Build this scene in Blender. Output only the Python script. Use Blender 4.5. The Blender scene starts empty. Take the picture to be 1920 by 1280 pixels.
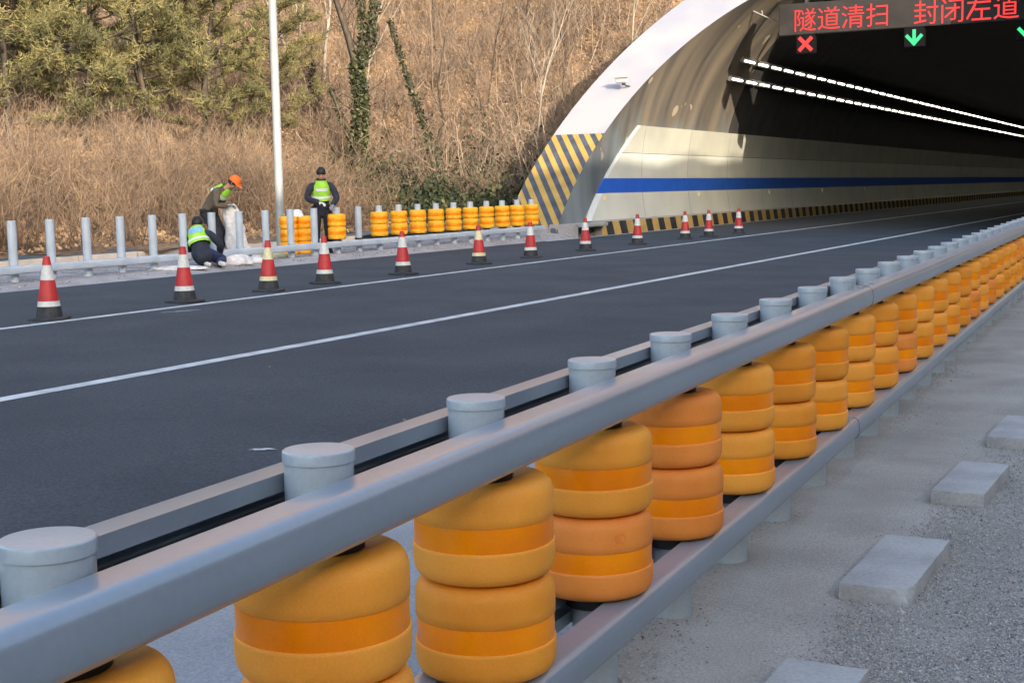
import bpy, bmesh, math, random
import numpy as np
from mathutils import Vector, Matrix

random.seed(7)
rng = np.random.default_rng(11)
PI = math.pi
R = math.radians
sc = bpy.context.scene
col = sc.collection

# ------------------------------------------------------------------ camera
cam_d = bpy.data.cameras.new('camera')
cam = bpy.data.objects.new('camera', cam_d)
col.objects.link(cam)
sc.camera = cam
cr = Vector((0.88934, 0.45679, -0.01769))
cf = Vector((-0.45442, 0.88410, -0.10908))
PHOTO_F = 2600.85
def _cam():
    yaw, pit, rol = CAM_YPR
    cy, sy = math.cos(yaw), math.sin(yaw)
    fw = Vector((-sy*math.cos(pit), cy*math.cos(pit), -math.sin(pit)))
    r = Vector((cy, sy, 0)); u = r.cross(fw)
    c, s = math.cos(rol), math.sin(rol)
    r2 = r*c + u*s; u2 = -r*s + u*c
    m = Matrix((r2, u2, -fw)).transposed().to_4x4()
    m.translation = Vector((0, 0, 1.466))
    return m
CAM_YPR = (0.474774, 0.109286, -0.017754)
cam.matrix_world = _cam()
cam_d.sensor_width = 36
cam_d.lens = 36*PHOTO_F/1920
cam_d.clip_start = .05
cam_d.clip_end = 2000

# ------------------------------------------------------------------ light
SUN_EL = R(16); SUN_AZ = math.atan2(.795, -.607)
w = bpy.data.worlds.new('World'); sc.world = w; w.use_nodes = True
nt = w.node_tree
sky = nt.nodes.new('ShaderNodeTexSky'); sky.sky_type = 'NISHITA'; sky.sun_disc = False
sky.sun_elevation = SUN_EL; sky.sun_rotation = SUN_AZ
sky.air_density = 1.0; sky.dust_density = 2.0; sky.ozone_density = .5
nt.links.new(sky.outputs[0], nt.nodes['Background'].inputs[0])
nt.nodes['Background'].inputs[1].default_value = 0.15
sd = bpy.data.lights.new('sun', 'SUN'); sd.energy = 2.0; sd.angle = R(.55); sd.color = (1, .87, .70)
so = bpy.data.objects.new('sun', sd); col.objects.link(so)
S = Vector((math.sin(SUN_AZ)*math.cos(SUN_EL), math.cos(SUN_AZ)*math.cos(SUN_EL), math.sin(SUN_EL)))
so.rotation_euler = S.to_track_quat('Z', 'Y').to_euler()
so.location = (20, -20, 30)
sc.view_settings.view_transform = 'Standard'; sc.view_settings.look = 'None'
sc.view_settings.exposure = 1.98; sc.view_settings.gamma = 1
sc.cycles.use_denoising = True
sc.cycles.max_bounces = 6; sc.cycles.diffuse_bounces = 3; sc.cycles.glossy_bounces = 3
sc.cycles.transmission_bounces = 2; sc.cycles.transparent_max_bounces = 4
sc.cycles.sample_clamp_indirect = 8

# ------------------------------------------------------------------ materials
MATS = {}
def mat(name, c1, c2=None, scale=8, rough=.6, bump=0, bscale=60, metal=0, spec=.5, detail=4, sx=(1, 1, 1), fine=None, coat=0):
    m = bpy.data.materials.new(name); m.use_nodes = True; n = m.node_tree.nodes; L = m.node_tree.links
    b = n['Principled BSDF']; b.inputs['Roughness'].default_value = rough; b.inputs['Metallic'].default_value = metal
    b.inputs['Specular IOR Level'].default_value = spec
    if coat: b.inputs['Coat Weight'].default_value = coat; b.inputs['Coat Roughness'].default_value = .13
    tc = n.new('ShaderNodeTexCoord'); mp = n.new('ShaderNodeMapping'); mp.inputs['Scale'].default_value = sx
    L.new(tc.outputs['Object'], mp.inputs[0])
    outc = None
    if c2:
        t = n.new('ShaderNodeTexNoise'); t.inputs['Scale'].default_value = scale; t.inputs['Detail'].default_value = detail
        r = n.new('ShaderNodeValToRGB'); r.color_ramp.elements[0].position = .34; r.color_ramp.elements[1].position = .66
        r.color_ramp.elements[0].color = (*c1, 1); r.color_ramp.elements[1].color = (*c2, 1)
        L.new(mp.outputs[0], t.inputs[0]); L.new(t.outputs[0], r.inputs[0]); outc = r.outputs[0]
        if fine:   # (scale, amount): fine multiplicative speckle
            t2 = n.new('ShaderNodeTexNoise'); t2.inputs['Scale'].default_value = fine[0]; t2.inputs['Detail'].default_value = 2
            mr = n.new('ShaderNodeMapRange'); mr.inputs[1].default_value = .3; mr.inputs[2].default_value = .7
            mr.inputs[3].default_value = 1-fine[1]; mr.inputs[4].default_value = 1+fine[1]
            L.new(tc.outputs['Object'], t2.inputs[0]); L.new(t2.outputs[0], mr.inputs[0])
            v = n.new('ShaderNodeVectorMath'); v.operation = 'SCALE'; L.new(outc, v.inputs[0]); L.new(mr.outputs[0], v.inputs['Scale']); outc = v.outputs[0]
        L.new(outc, b.inputs['Base Color'])
    else:
        b.inputs['Base Color'].default_value = (*c1, 1)
    if bump:
        t = n.new('ShaderNodeTexNoise'); t.inputs['Scale'].default_value = bscale; t.inputs['Detail'].default_value = 3
        L.new(mp.outputs[0], t.inputs[0]); bp = n.new('ShaderNodeBump'); bp.inputs['Strength'].default_value = bump; bp.inputs['Distance'].default_value = .01
        L.new(t.outputs[0], bp.inputs['Height']); L.new(bp.outputs[0], b.inputs['Normal'])
    MATS[name] = m
    return m
def island(name, stops, rough=.8, trans=0, patch=None):
    """leaf / twig colours: one random tone per island, blended with a patchy noise"""
    m = bpy.data.materials.new(name); m.use_nodes = True; n = m.node_tree.nodes; L = m.node_tree.links
    b = n['Principled BSDF']; b.inputs['Roughness'].default_value = rough; b.inputs['Specular IOR Level'].default_value = .2
    g = n.new('ShaderNodeNewGeometry'); r = n.new('ShaderNodeValToRGB')
    while len(r.color_ramp.elements) < len(stops): r.color_ramp.elements.new(.5)
    for i, (p, c) in enumerate(stops):
        r.color_ramp.elements[i].position = p; r.color_ramp.elements[i].color = (*c, 1)
    if patch:
        tc = n.new('ShaderNodeTexCoord'); t = n.new('ShaderNodeTexNoise'); t.inputs['Scale'].default_value = patch; t.inputs['Detail'].default_value = 3
        L.new(tc.outputs['Object'], t.inputs[0])
        mx = n.new('ShaderNodeMath'); mx.operation = 'MULTIPLY_ADD'; mx.inputs[1].default_value = .45
        m2 = n.new('ShaderNodeMapRange'); m2.inputs[1].default_value = .3; m2.inputs[2].default_value = .7; m2.inputs[3].default_value = 0; m2.inputs[4].default_value = .55
        L.new(t.outputs[0], m2.inputs[0]); L.new(g.outputs['Random Per Island'], mx.inputs[0]); L.new(m2.outputs[0], mx.inputs[2]); L.new(mx.outputs[0], r.inputs[0])
    else:
        L.new(g.outputs['Random Per Island'], r.inputs[0])
    L.new(r.outputs[0], b.inputs['Base Color'])
    if trans:
        td = n.new('ShaderNodeBsdfTranslucent'); ms = n.new('ShaderNodeMixShader'); ms.inputs[0].default_value = trans
        L.new(r.outputs[0], td.inputs[0]); L.new(b.outputs[0], ms.inputs[1]); L.new(td.outputs[0], ms.inputs[2]); L.new(ms.outputs[0], n['Material Output'].inputs[0])
    MATS[name] = m
    return m
def emit(name, c, s, base=(.02, .02, .02)):
    m = bpy.data.materials.new(name); m.use_nodes = True; b = m.node_tree.nodes['Principled BSDF']
    b.inputs['Base Color'].default_value = (*base, 1); b.inputs['Emission Color'].default_value = (*c, 1); b.inputs['Emission Strength'].default_value = s
    MATS[name] = m
    return m

mat('asphalt', (.021, .031, .044), (.037, .049, .064), .8, .80, .7, 120, detail=9, fine=(60, .55))
mat('shoulder_concrete', (.24, .25, .265), (.32, .33, .345), 1.2, .9, .3, 120, fine=(90, .18))
mat('paint_white', (.38, .40, .41), (.58, .61, .62), 5, .7, .2, 90, fine=(60, .12))
mat('gutter', (.28, .265, .265), (.38, .36, .355), 2.2, .9, .25, 60, fine=(40, .15))
mat('gravel_grey', (.20, .19, .19), (.38, .35, .34), 2.0, .95, .9, 45, fine=(28, .35))
mat('kerb_stone', (.50, .43, .35), (.62, .54, .45), 3, .9, .2, 30)
mat('steel', (.21, .26, .315), (.245, .30, .36), 1.2, .34, .01, 6, metal=.12, spec=.7, fine=(60, .03), coat=.5)
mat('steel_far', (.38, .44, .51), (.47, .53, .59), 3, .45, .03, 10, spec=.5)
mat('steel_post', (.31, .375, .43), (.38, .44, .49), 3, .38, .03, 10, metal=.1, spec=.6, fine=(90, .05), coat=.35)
mat('black_rubber', (.012, .012, .013), (.02, .02, .022), 20, .6)
mat('foam_yellow', (.80, .31, .030), (.92, .385, .048), 4, .60, .10, 260, spec=.35, fine=(230, .05))
mat('foam_orange', (.72, .225, .032), (.86, .29, .05), 4, .60, .10, 260, spec=.35, fine=(230, .05))
mat('foam_amber', (.72, .26, .020), (.86, .335, .032), 4, .60, .10, 260, spec=.35, fine=(230, .05))
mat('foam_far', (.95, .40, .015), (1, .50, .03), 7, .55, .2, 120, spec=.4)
mat('band', (.84, .215, .0), (1, .31, .0), 3.5, .30, .10, 500, spec=.28, fine=(260, .05))
mat('cone_red', (.36, .016, .018), (.52, .03, .03), 6, .5)
mat('cone_white', (.52, .53, .51), (.64, .65, .62), 25, .45)
mat('cone_cream', (.60, .53, .30), (.72, .66, .42), 25, .45)
mat('cone_black', (.014, .016, .018), (.035, .037, .04), 18, .7)
mat('concrete', (.29, .295, .295), (.40, .405, .40), 4, .9, .35, 80, fine=(70, .10))
mat('concrete_dark', (.15, .145, .135), (.27, .255, .235), 9, .95, .6, 60, fine=(50, .2))
mat('ring_white', (.33, .33, .37), (.40, .39, .40), .55, .8, .1, 20, detail=3)
mat('panel_cream', (.54, .56, .50), (.62, .63, .56), .7, .42, .05, 8, detail=2)
mat('panel_beige', (.36, .36, .31), (.45, .45, .38), .7, .42, .05, 8, detail=2)
mat('panel_blue', (.020, .10, .48), (.026, .12, .56), 2, .4)
mat('panel_edge', (.68, .74, .76), (.76, .80, .82), 3, .5)
mat('shade_dark_coating', (.014, .013, .012), (.026, .024, .022), 1.5, .9)
mat('signal_black', (.006, .006, .007), None, rough=.7, spec=.1)
mat('lamp_housing', (.10, .10, .10), (.14, .14, .13), 10, .5)
mat('sign_grey', (.030, .027, .026), (.045, .040, .038), 1.2, .8, .3, 300, spec=.15)
mat('dark_metal', (.03, .03, .03), (.05, .05, .05), 10, .6)
mat('pole_grey', (.24, .255, .26), (.33, .34, .34), 1.5, .45, .05, 30, spec=.6)
mat('bark_dark', (.035, .028, .022), (.09, .07, .05), 9, .95, .8, 30, sx=(1, 1, .3))
mat('bark_pale', (.24, .21, .17), (.36, .32, .26), 6, .9, .3, 30, sx=(1, 1, .3))
mat('bark_brown', (.15, .105, .075), (.25, .185, .135), 8, .95, .5, 30, sx=(1, 1, .3))
mat('skin', (.44, .23, .15), (.50, .27, .18), 20, .55)
mat('hair', (.008, .008, .010), None, rough=.6)
mat('jacket_navy', (.012, .016, .028), (.022, .028, .042), 12, .85, .4, 30)
mat('jacket_brown', (.085, .065, .045), (.13, .10, .07), 12, .85, .5, 25)
mat('trousers_dark', (.010, .013, .018), (.018, .022, .03), 12, .85, .4, 30)
mat('trousers_navy', (.012, .020, .060), (.020, .032, .085), 12, .85, .4, 30)
mat('vest_lime', (.26, .56, .035), (.36, .70, .05), 9, .6, .3, 25)
mat('vest_silver', (.62, .68, .70), (.74, .78, .80), 14, .35)
mat('patch_blue', (.10, .32, .70), (.30, .55, .85), 40, .5)
mat('glove_white', (.62, .60, .56), (.72, .70, .66), 30, .9)
mat('glove_grey', (.17, .18, .21), (.24, .25, .28), 30, .9)
mat('cap_orange', (.86, .13, .010), (.95, .17, .015), 12, .7)
mat('shoe_dark', (.012, .012, .014), None, rough=.5)
mat('shoe_pale', (.50, .48, .44), (.62, .60, .56), 20, .8)
mat('sack_white', (.55, .52, .50), (.74, .71, .68), 12, .85, .7, 25)
mat('sack_yellow', (.52, .42, .18), (.66, .58, .34), 8, .8, .6, 25)
mat('plastic_white', (.72, .74, .82), (.82, .84, .9), 15, .5, .6, 25)
island('twig_dry', [(0, (.066, .050, .040)), (.4, (.148, .103, .072)), (.8, (.25, .172, .108)), (1, (.34, .25, .16))], patch=.7)
island('twig_hill', [(0, (.11, .08, .062)), (.5, (.25, .18, .13)), (1, (.38, .295, .215))])
island('litter', [(0, (.12, .080, .054)), (.3, (.25, .165, .105)), (.6, (.39, .26, .15)), (.85, (.52, .355, .19)), (1, (.50, .41, .31))], patch=.5)
island('needles', [(0, (.038, .046, .030)), (.35, (.125, .125, .060)), (.7, (.265, .235, .098)), (1, (.42, .335, .17))], trans=.15, patch=.8)
island('ivy', [(0, (.014, .021, .014)), (.5, (.033, .044, .023)), (.85, (.085, .088, .038)), (1, (.24, .20, .08))], patch=1.2)
island('ivy_trunk', [(0, (.014, .019, .012)), (.4, (.034, .043, .022)), (.85, (.085, .095, .042)), (1, (.19, .16, .09))])
island('pebble', [(0, (.11, .11, .12)), (.12, (.27, .262, .26)), (.7, (.40, .39, .375)), (.93, (.52, .50, .485)), (1, (.36, .27, .22))])
island('dead_leaf', [(0, (.20, .11, .06)), (1, (.42, .27, .16))])
emit('lamp_glow', (1, .92, .76), 4.5)
emit('led_red', (1, .035, .03), .33, (.02, .002, .002))
emit('led_green', (.05, .85, .30), .30, (.002, .02, .01))

# hillside earth: orange leaf litter, pinkish earth and grey-brown patches
m = mat('hill_earth', (.12, .075, .046), (.30, .185, .095), .9, .95, 1.0, 9, detail=8, fine=(9, .5))
# sand that turns coarser to the right
m = mat('sand', (.285, .272, .248), (.385, .37, .34), 1.6, .95, .6, 130, fine=(120, .22))

def stripe_mat(name, period, kx, ky, kz, yellow, black, zsplit=None, top=None):
    m = bpy.data.materials.new(name); m.use_nodes = True; n = m.node_tree.nodes; L = m.node_tree.links; b = n['Principled BSDF']
    b.inputs['Roughness'].default_value = .75
    tc = n.new('ShaderNodeTexCoord'); s = n.new('ShaderNodeSeparateXYZ'); L.new(tc.outputs['Object'], s.inputs[0])
    nz = n.new('ShaderNodeTexNoise'); nz.inputs['Scale'].default_value = 3; nz.inputs['Detail'].default_value = 6; L.new(tc.outputs['Object'], nz.inputs[0])
    def ma(op, a, bb=None, c=None):
        q = n.new('ShaderNodeMath'); q.operation = op
        for i, v in enumerate((a, bb, c)):
            if v is None: continue
            if isinstance(v, (int, float)): q.inputs[i].default_value = v
            else: L.new(v, q.inputs[i])
        return q.outputs[0]
    v = ma('ADD', ma('ADD', ma('MULTIPLY', s.outputs[0], kx), ma('MULTIPLY', s.outputs[1], ky)), ma('MULTIPLY', s.outputs[2], kz))
    v = ma('FRACT', ma('DIVIDE', v, period))
    v = ma('GREATER_THAN', v, .5)
    def mix(f, A, B):
        q = n.new('ShaderNodeMix'); q.data_type = 'RGBA'
        L.new(f, q.inputs[0])
        for i, x in ((6, A), (7, B)):
            if isinstance(x, tuple): q.inputs[i].default_value = (*x, 1)
            else: L.new(x, q.inputs[i])
        return q.outputs[2]
    def tone(c, k):
        r = n.new('ShaderNodeValToRGB'); r.color_ramp.elements[0].position = .35; r.color_ramp.elements[1].position = .65
        r.color_ramp.elements[0].color = (*[q*(1-k) for q in c], 1); r.color_ramp.elements[1].color = (*[min(1, q*(1+k)) for q in c], 1); L.new(nz.outputs[0], r.inputs[0]); return r.outputs[0]
    out = mix(v, tone(yellow, .12), tone(black, .3))
    if zsplit:
        nz2 = n.new('ShaderNodeTexNoise'); nz2.inputs['Scale'].default_value = .5; L.new(tc.outputs['Object'], nz2.inputs[0])
        r = n.new('ShaderNodeValToRGB'); r.color_ramp.elements[0].position = .4; r.color_ramp.elements[1].position = .62
        r.color_ramp.elements[0].color = (top[0]*.80, top[1]*.85, top[2]*.95, 1); r.color_ramp.elements[1].color = (*top, 1); L.new(nz2.outputs[0], r.inputs[0])
        out = mix(ma('GREATER_THAN', s.outputs[2], zsplit), out, r.outputs[0])
    L.new(out, b.inputs['Base Color']); MATS[name] = m
stripe_mat('ring_paint', .35, 1, 0, 1.07, (.42, .265, .055), (.055, .062, .085), 2.97, (.36, .342, .345))
stripe_mat('kerb_hazard', 1.0, 0, 1, .55, (.50, .33, .10), (.03, .032, .04))

def lining_mat():
    m = bpy.data.materials.new('tunnel_lining'); m.use_nodes = True; n = m.node_tree.nodes; L = m.node_tree.links; b = n['Principled BSDF']
    b.inputs['Roughness'].default_value = .5
    tc = n.new('ShaderNodeTexCoord')
    mp = n.new('ShaderNodeMapping'); mp.inputs['Scale'].default_value = (.10, .95, .12); L.new(tc.outputs['Object'], mp.inputs[0])
    t = n.new('ShaderNodeTexNoise'); t.inputs['Scale'].default_value = 1.0; t.inputs['Detail'].default_value = 6; t.inputs['Roughness'].default_value = .5
    L.new(mp.outputs[0], t.inputs[0])
    r = n.new('ShaderNodeValToRGB'); r.color_ramp.elements[0].position = .33; r.color_ramp.elements[1].position = .66
    r.color_ramp.elements[0].color = (.058, .056, .053, 1); r.color_ramp.elements[1].color = (.195, .162, .122, 1)
    L.new(t.outputs[0], r.inputs[0])
    t2 = n.new('ShaderNodeTexNoise'); t2.inputs['Scale'].default_value = .9; t2.inputs['Detail'].default_value = 2; L.new(tc.outputs['Object'], t2.inputs[0])
    r2 = n.new('ShaderNodeValToRGB'); r2.color_ramp.interpolation = 'CONSTANT'; r2.color_ramp.elements[0].position = 0; r2.color_ramp.elements[1].position = .665
    r2.color_ramp.elements[0].color = (0, 0, 0, 1); r2.color_ramp.elements[1].color = (1, 1, 1, 1); L.new(t2.outputs[0], r2.inputs[0])
    mx = n.new('ShaderNodeMix'); mx.data_type = 'RGBA'; L.new(r2.outputs[0], mx.inputs[0]); L.new(r.outputs[0], mx.inputs[6]); mx.inputs[7].default_value = (.34, .28, .20, 1)
    sz = n.new('ShaderNodeSeparateXYZ'); L.new(tc.outputs['Object'], sz.inputs[0])
    ad = n.new('ShaderNodeMath'); ad.operation = 'MULTIPLY_ADD'; ad.inputs[1].default_value = 3.0; L.new(t2.outputs[0], ad.inputs[0]); L.new(sz.outputs[2], ad.inputs[2])
    m3 = n.new('ShaderNodeMapRange'); m3.inputs[1].default_value = 3.6; m3.inputs[2].default_value = 5.2; m3.inputs[3].default_value = 1; m3.inputs[4].default_value = 0; L.new(ad.outputs[0], m3.inputs[0])
    r4 = n.new('ShaderNodeValToRGB'); r4.color_ramp.elements[0].position = .3; r4.color_ramp.elements[1].position = .7
    r4.color_ramp.elements[0].color = (.085, .10, .11, 1); r4.color_ramp.elements[1].color = (.20, .235, .25, 1); L.new(t.outputs[0], r4.inputs[0])  # bluish grey of the shaded low wall mixed into the concrete colour
    m4 = n.new('ShaderNodeMix'); m4.data_type = 'RGBA'; L.new(m3.outputs[0], m4.inputs[0]); L.new(mx.outputs[2], m4.inputs[6]); L.new(r4.outputs[0], m4.inputs[7])
    L.new(m4.outputs[2], b.inputs['Base Color']); MATS['tunnel_lining'] = m
lining_mat()

# ------------------------------------------------------------------ mesh helpers
def np_mesh(name, V, F, m, parent=None, smooth=False):
    """V (n,3), F list of index arrays of equal length rows"""
    V = np.asarray(V, np.float32); F = np.asarray(F, np.int32)
    me = bpy.data.meshes.new(name); k = F.shape[1]
    me.vertices.add(len(V)); me.vertices.foreach_set('co', V.ravel())
    me.loops.add(F.size); me.loops.foreach_set('vertex_index', F.ravel())
    me.polygons.add(len(F)); me.polygons.foreach_set('loop_start', np.arange(0, F.size, k, dtype=np.int32))
    if smooth: me.polygons.foreach_set('use_smooth', np.ones(len(F), bool))
    me.update(calc_edges=True); me.validate()
    me.materials.append(MATS[m])
    o = bpy.data.objects.new(name, me); col.objects.link(o)
    if parent: o.parent = parent
    return o
class MB:
    def __init__(s): s.v = []; s.f = []; s.m = []; s.mi = 0
    def add(s, V, F):
        b = len(s.v); s.v += [tuple(p) for p in V]; s.f += [tuple(b+i for i in f) for f in F]; s.m += [s.mi]*len(F)
    def box(s, x0, x1, y0, y1, z0, z1):
        s.add([(x0,y0,z0),(x1,y0,z0),(x1,y1,z0),(x0,y1,z0),(x0,y0,z1),(x1,y0,z1),(x1,y1,z1),(x0,y1,z1)],
              [(0,3,2,1),(4,5,6,7),(0,1,5,4),(1,2,6,5),(2,3,7,6),(3,0,4,7)])
    def lathe(s, prof, n=32, c=(0,0,0), cap=True):
        V = []; F = []
        for r, z in prof:
            for i in range(n): a = 2*PI*i/n; V.append((c[0]+r*math.cos(a), c[1]+r*math.sin(a), c[2]+z))
        for k in range(len(prof)-1):
            for i in range(n): j = (i+1) % n; F.append((k*n+i, k*n+j, (k+1)*n+j, (k+1)*n+i))
        if cap: F.append(tuple(range(n))[::-1]); F.append(tuple((len(prof)-1)*n+i for i in range(n)))
        s.add(V, F)
    def tube(s, P, rad, n=8, cap=True):
        P = [Vector(p) for p in P]; rr = rad if isinstance(rad, (list, tuple)) else [rad]*len(P); V = []; F = []
        up = Vector((0.13, .31, .94))
        for k, p in enumerate(P):
            d = (P[min(k+1, len(P)-1)]-P[max(k-1, 0)]).normalized(); a = d.cross(up)
            if a.length < .05: a = d.cross(Vector((1, 0, 0)))
            a.normalize(); b = d.cross(a)
            for i in range(n): t = 2*PI*i/n; V.append(p+(a*math.cos(t)+b*math.sin(t))*rr[k])
        for k in range(len(P)-1):
            for i in range(n): j = (i+1) % n; F.append((k*n+i, (k+1)*n+i, (k+1)*n+j, k*n+j))
        if cap: F.append(tuple(range(n))); F.append(tuple((len(P)-1)*n+i for i in range(n))[::-1])
        s.add(V, F)
    def ell(s, c, r, nu=12, nv=8, M=None):
        V = []; F = []
        for j in range(nv+1):
            t = PI*j/nv
            for i in range(nu):
                a = 2*PI*i/nu; p = Vector((r[0]*math.sin(t)*math.cos(a), r[1]*math.sin(t)*math.sin(a), r[2]*math.cos(t)))
                if M is not None: p = M @ p
                V.append(p+Vector(c))
        for j in range(nv):
            for i in range(nu): k = (i+1) % nu; F.append((j*nu+i, (j+1)*nu+i, (j+1)*nu+k, j*nu+k))
        s.add(V, F)
    def sweep(s, prof, P, closed=True):
        """profile points (x, z) carried along list of offsets P (y) - straight extrusion in y"""
        n = len(prof); V = []; F = []
        for y in P: V += [(x, y, z) for x, z in prof]
        for k in range(len(P)-1):
            for i in range(n if closed else n-1): j = (i+1) % n; F.append((k*n+i, k*n+j, (k+1)*n+j, (k+1)*n+i))
        if closed: F.append(tuple(range(n))[::-1]); F.append(tuple((len(P)-1)*n+i for i in range(n)))
        s.add(V, F)
    def build(s, name, m, parent=None, smooth=False, bevel=0, seg=2, auto=None):
        me = bpy.data.meshes.new(name); me.from_pydata([tuple(p) for p in s.v], [], s.f); me.validate()
        for mm in (m if isinstance(m, (list, tuple)) else [m]): me.materials.append(MATS[mm])
        if any(s.m): me.polygons.foreach_set('material_index', s.m)
        bm = bmesh.new(); bm.from_mesh(me); bmesh.ops.recalc_face_normals(bm, faces=bm.faces)
        if bevel: 
            bmesh.ops.bevel(bm, geom=[e for e in bm.edges if e.calc_face_angle(0) > .5], offset=bevel, segments=seg, affect='EDGES', clamp_overlap=True)
        if auto is not None:
            for f in bm.faces: f.smooth = True
            for e in bm.edges: e.smooth = e.calc_face_angle(0) < auto
        bm.to_mesh(me); bm.free()
        if smooth: me.polygons.foreach_set('use_smooth', [True]*len(me.polygons))
        o = bpy.data.objects.new(name, me); col.objects.link(o)
        if parent: o.parent = parent
        return o
def tag(o, label=None, cat=None, group=None, kind=None):
    if label: o['label'] = label
    if cat: o['category'] = cat
    if group: o['group'] = group
    if kind: o['kind'] = kind
    return o
def empty(name, loc=(0, 0, 0), rz=0, label=None, cat=None, group=None):
    o = bpy.data.objects.new(name, None); o.empty_display_size = .2; col.objects.link(o); o.location = loc; o.rotation_euler = (0, 0, rz)
    return tag(o, label, cat, group)
def copy_tree(o, parent=None):
    c = o.copy(); col.objects.link(c)
    if parent: c.parent = parent
    for ch in [k for k in KIDS.get(o.name, [])] or list(o.children): copy_tree(ch, c)
    return c
KIDS = {}
def ordn(i):
    W = ['first','second','third','fourth','fifth','sixth','seventh','eighth','ninth','tenth','eleventh','twelfth','thirteenth','fourteenth','fifteenth','sixteenth','seventeenth','eighteenth','nineteenth','twentieth','twenty-first','twenty-second','twenty-third','twenty-fourth','twenty-fifth']
    return W[i]
# vectorised thin geometry
def rand_unit(n):
    v = rng.normal(size=(n, 3)); return v/np.linalg.norm(v, axis=1, keepdims=True)
def ribbons(P0, P1, W0, W1):
    n = len(P0); d = P1-P0; s = np.cross(d, rand_unit(n)); s /= np.linalg.norm(s, axis=1, keepdims=True)+1e-9
    W0 = np.broadcast_to(np.asarray(W0, float), (n,)); W1 = np.broadcast_to(np.asarray(W1, float), (n,))
    V = np.stack([P0-s*W0[:, None]/2, P0+s*W0[:, None]/2, P1+s*W1[:, None]/2, P1-s*W1[:, None]/2], 1).reshape(-1, 3)
    return V, np.arange(4*n).reshape(n, 4)
def prisms(P0, P1, R0, R1):
    n = len(P0); d = P1-P0; d = d/(np.linalg.norm(d, axis=1, keepdims=True)+1e-9)
    a = np.cross(d, np.array([.21, .13, .5])); a /= np.linalg.norm(a, axis=1, keepdims=True)+1e-9; b = np.cross(d, a)
    R0 = np.broadcast_to(np.asarray(R0, float), (n,))[:, None]; R1 = np.broadcast_to(np.asarray(R1, float), (n,))[:, None]
    V = []
    for P, rr in ((P0, R0), (P1, R1)):
        for k in range(4): t = 2*PI*k/4; V.append(P+(a*math.cos(t)+b*math.sin(t))*rr)
    V = np.stack(V, 1).reshape(-1, 3); base = np.arange(n)[:, None]*8
    F = np.concatenate([base+np.array([[k, (k+1) % 4, 4+(k+1) % 4, 4+k]]) for k in range(4)], 0)
    return V, F
def leaves(C, size, flat=0.0, nrm=None):
    """small four-cornered leaves round centres C"""
    n = len(C); u = rand_unit(n)
    if nrm is not None:
        N = nrm*flat+rand_unit(n)*(1-flat); N /= np.linalg.norm(N, axis=1, keepdims=True)
        u = np.cross(N, u); u /= np.linalg.norm(u, axis=1, keepdims=True); v = np.cross(N, u)
    else:
        v = np.cross(u, rand_unit(n)); v /= np.linalg.norm(v, axis=1, keepdims=True)
    s = (np.broadcast_to(np.asarray(size, float), (n,))*rng.uniform(.6, 1.3, n))[:, None]
    V = np.stack([C-u*s*.62, C-v*s*.38, C+u*s*.62, C+v*s*.38], 1).reshape(-1, 3)
    return V, np.arange(4*n).reshape(n, 4)
def merge(parts):
    V = []; F = []; b = 0
    for v, f in parts: V.append(v); F.append(f+b); b += len(v)
    return np.concatenate(V), np.concatenate(F)

# ------------------------------------------------------------------ frames of the two barriers
BETA, DN = .046323, 1.4314
GAM, LF = -.045917, 16.698
def near(s, d, z=0): return (-math.cos(BETA)*(DN+d)-math.sin(BETA)*s, -math.sin(BETA)*(DN+d)+math.cos(BETA)*s, z)
def far(s, d, z=0): return (-math.cos(GAM)*(LF+d)-math.sin(GAM)*s, -math.sin(GAM)*(LF+d)+math.cos(GAM)*s, .1433+.00504*s+z)
def road_z(x): return .0122*(min(15, max(0, -x-1.4)))
def sp(v): return v if v > 30 else math.log1p(math.exp(v))
def wav(x, y):
    return (math.sin(x*.31+1.3)*math.cos(y*.27-.4)+.5*math.sin(x*.83+y*.61)+.28*math.sin(x*1.9-y*1.3+2)+.15*math.sin(x*3.7+y*3.1))
def hz(X, Y):
    base = .143+.00504*max(0, min(Y, 36))
    a = 2.2*sp((-X-22.5)/2.2)*.42
    b = 2.0*sp((Y-38.3-.10*max(0, -X-17))/2.0)*.92
    w = min(1., (a+b)/3.)
    return base-.02+a+b+w*.38*wav(X, Y)

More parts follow.
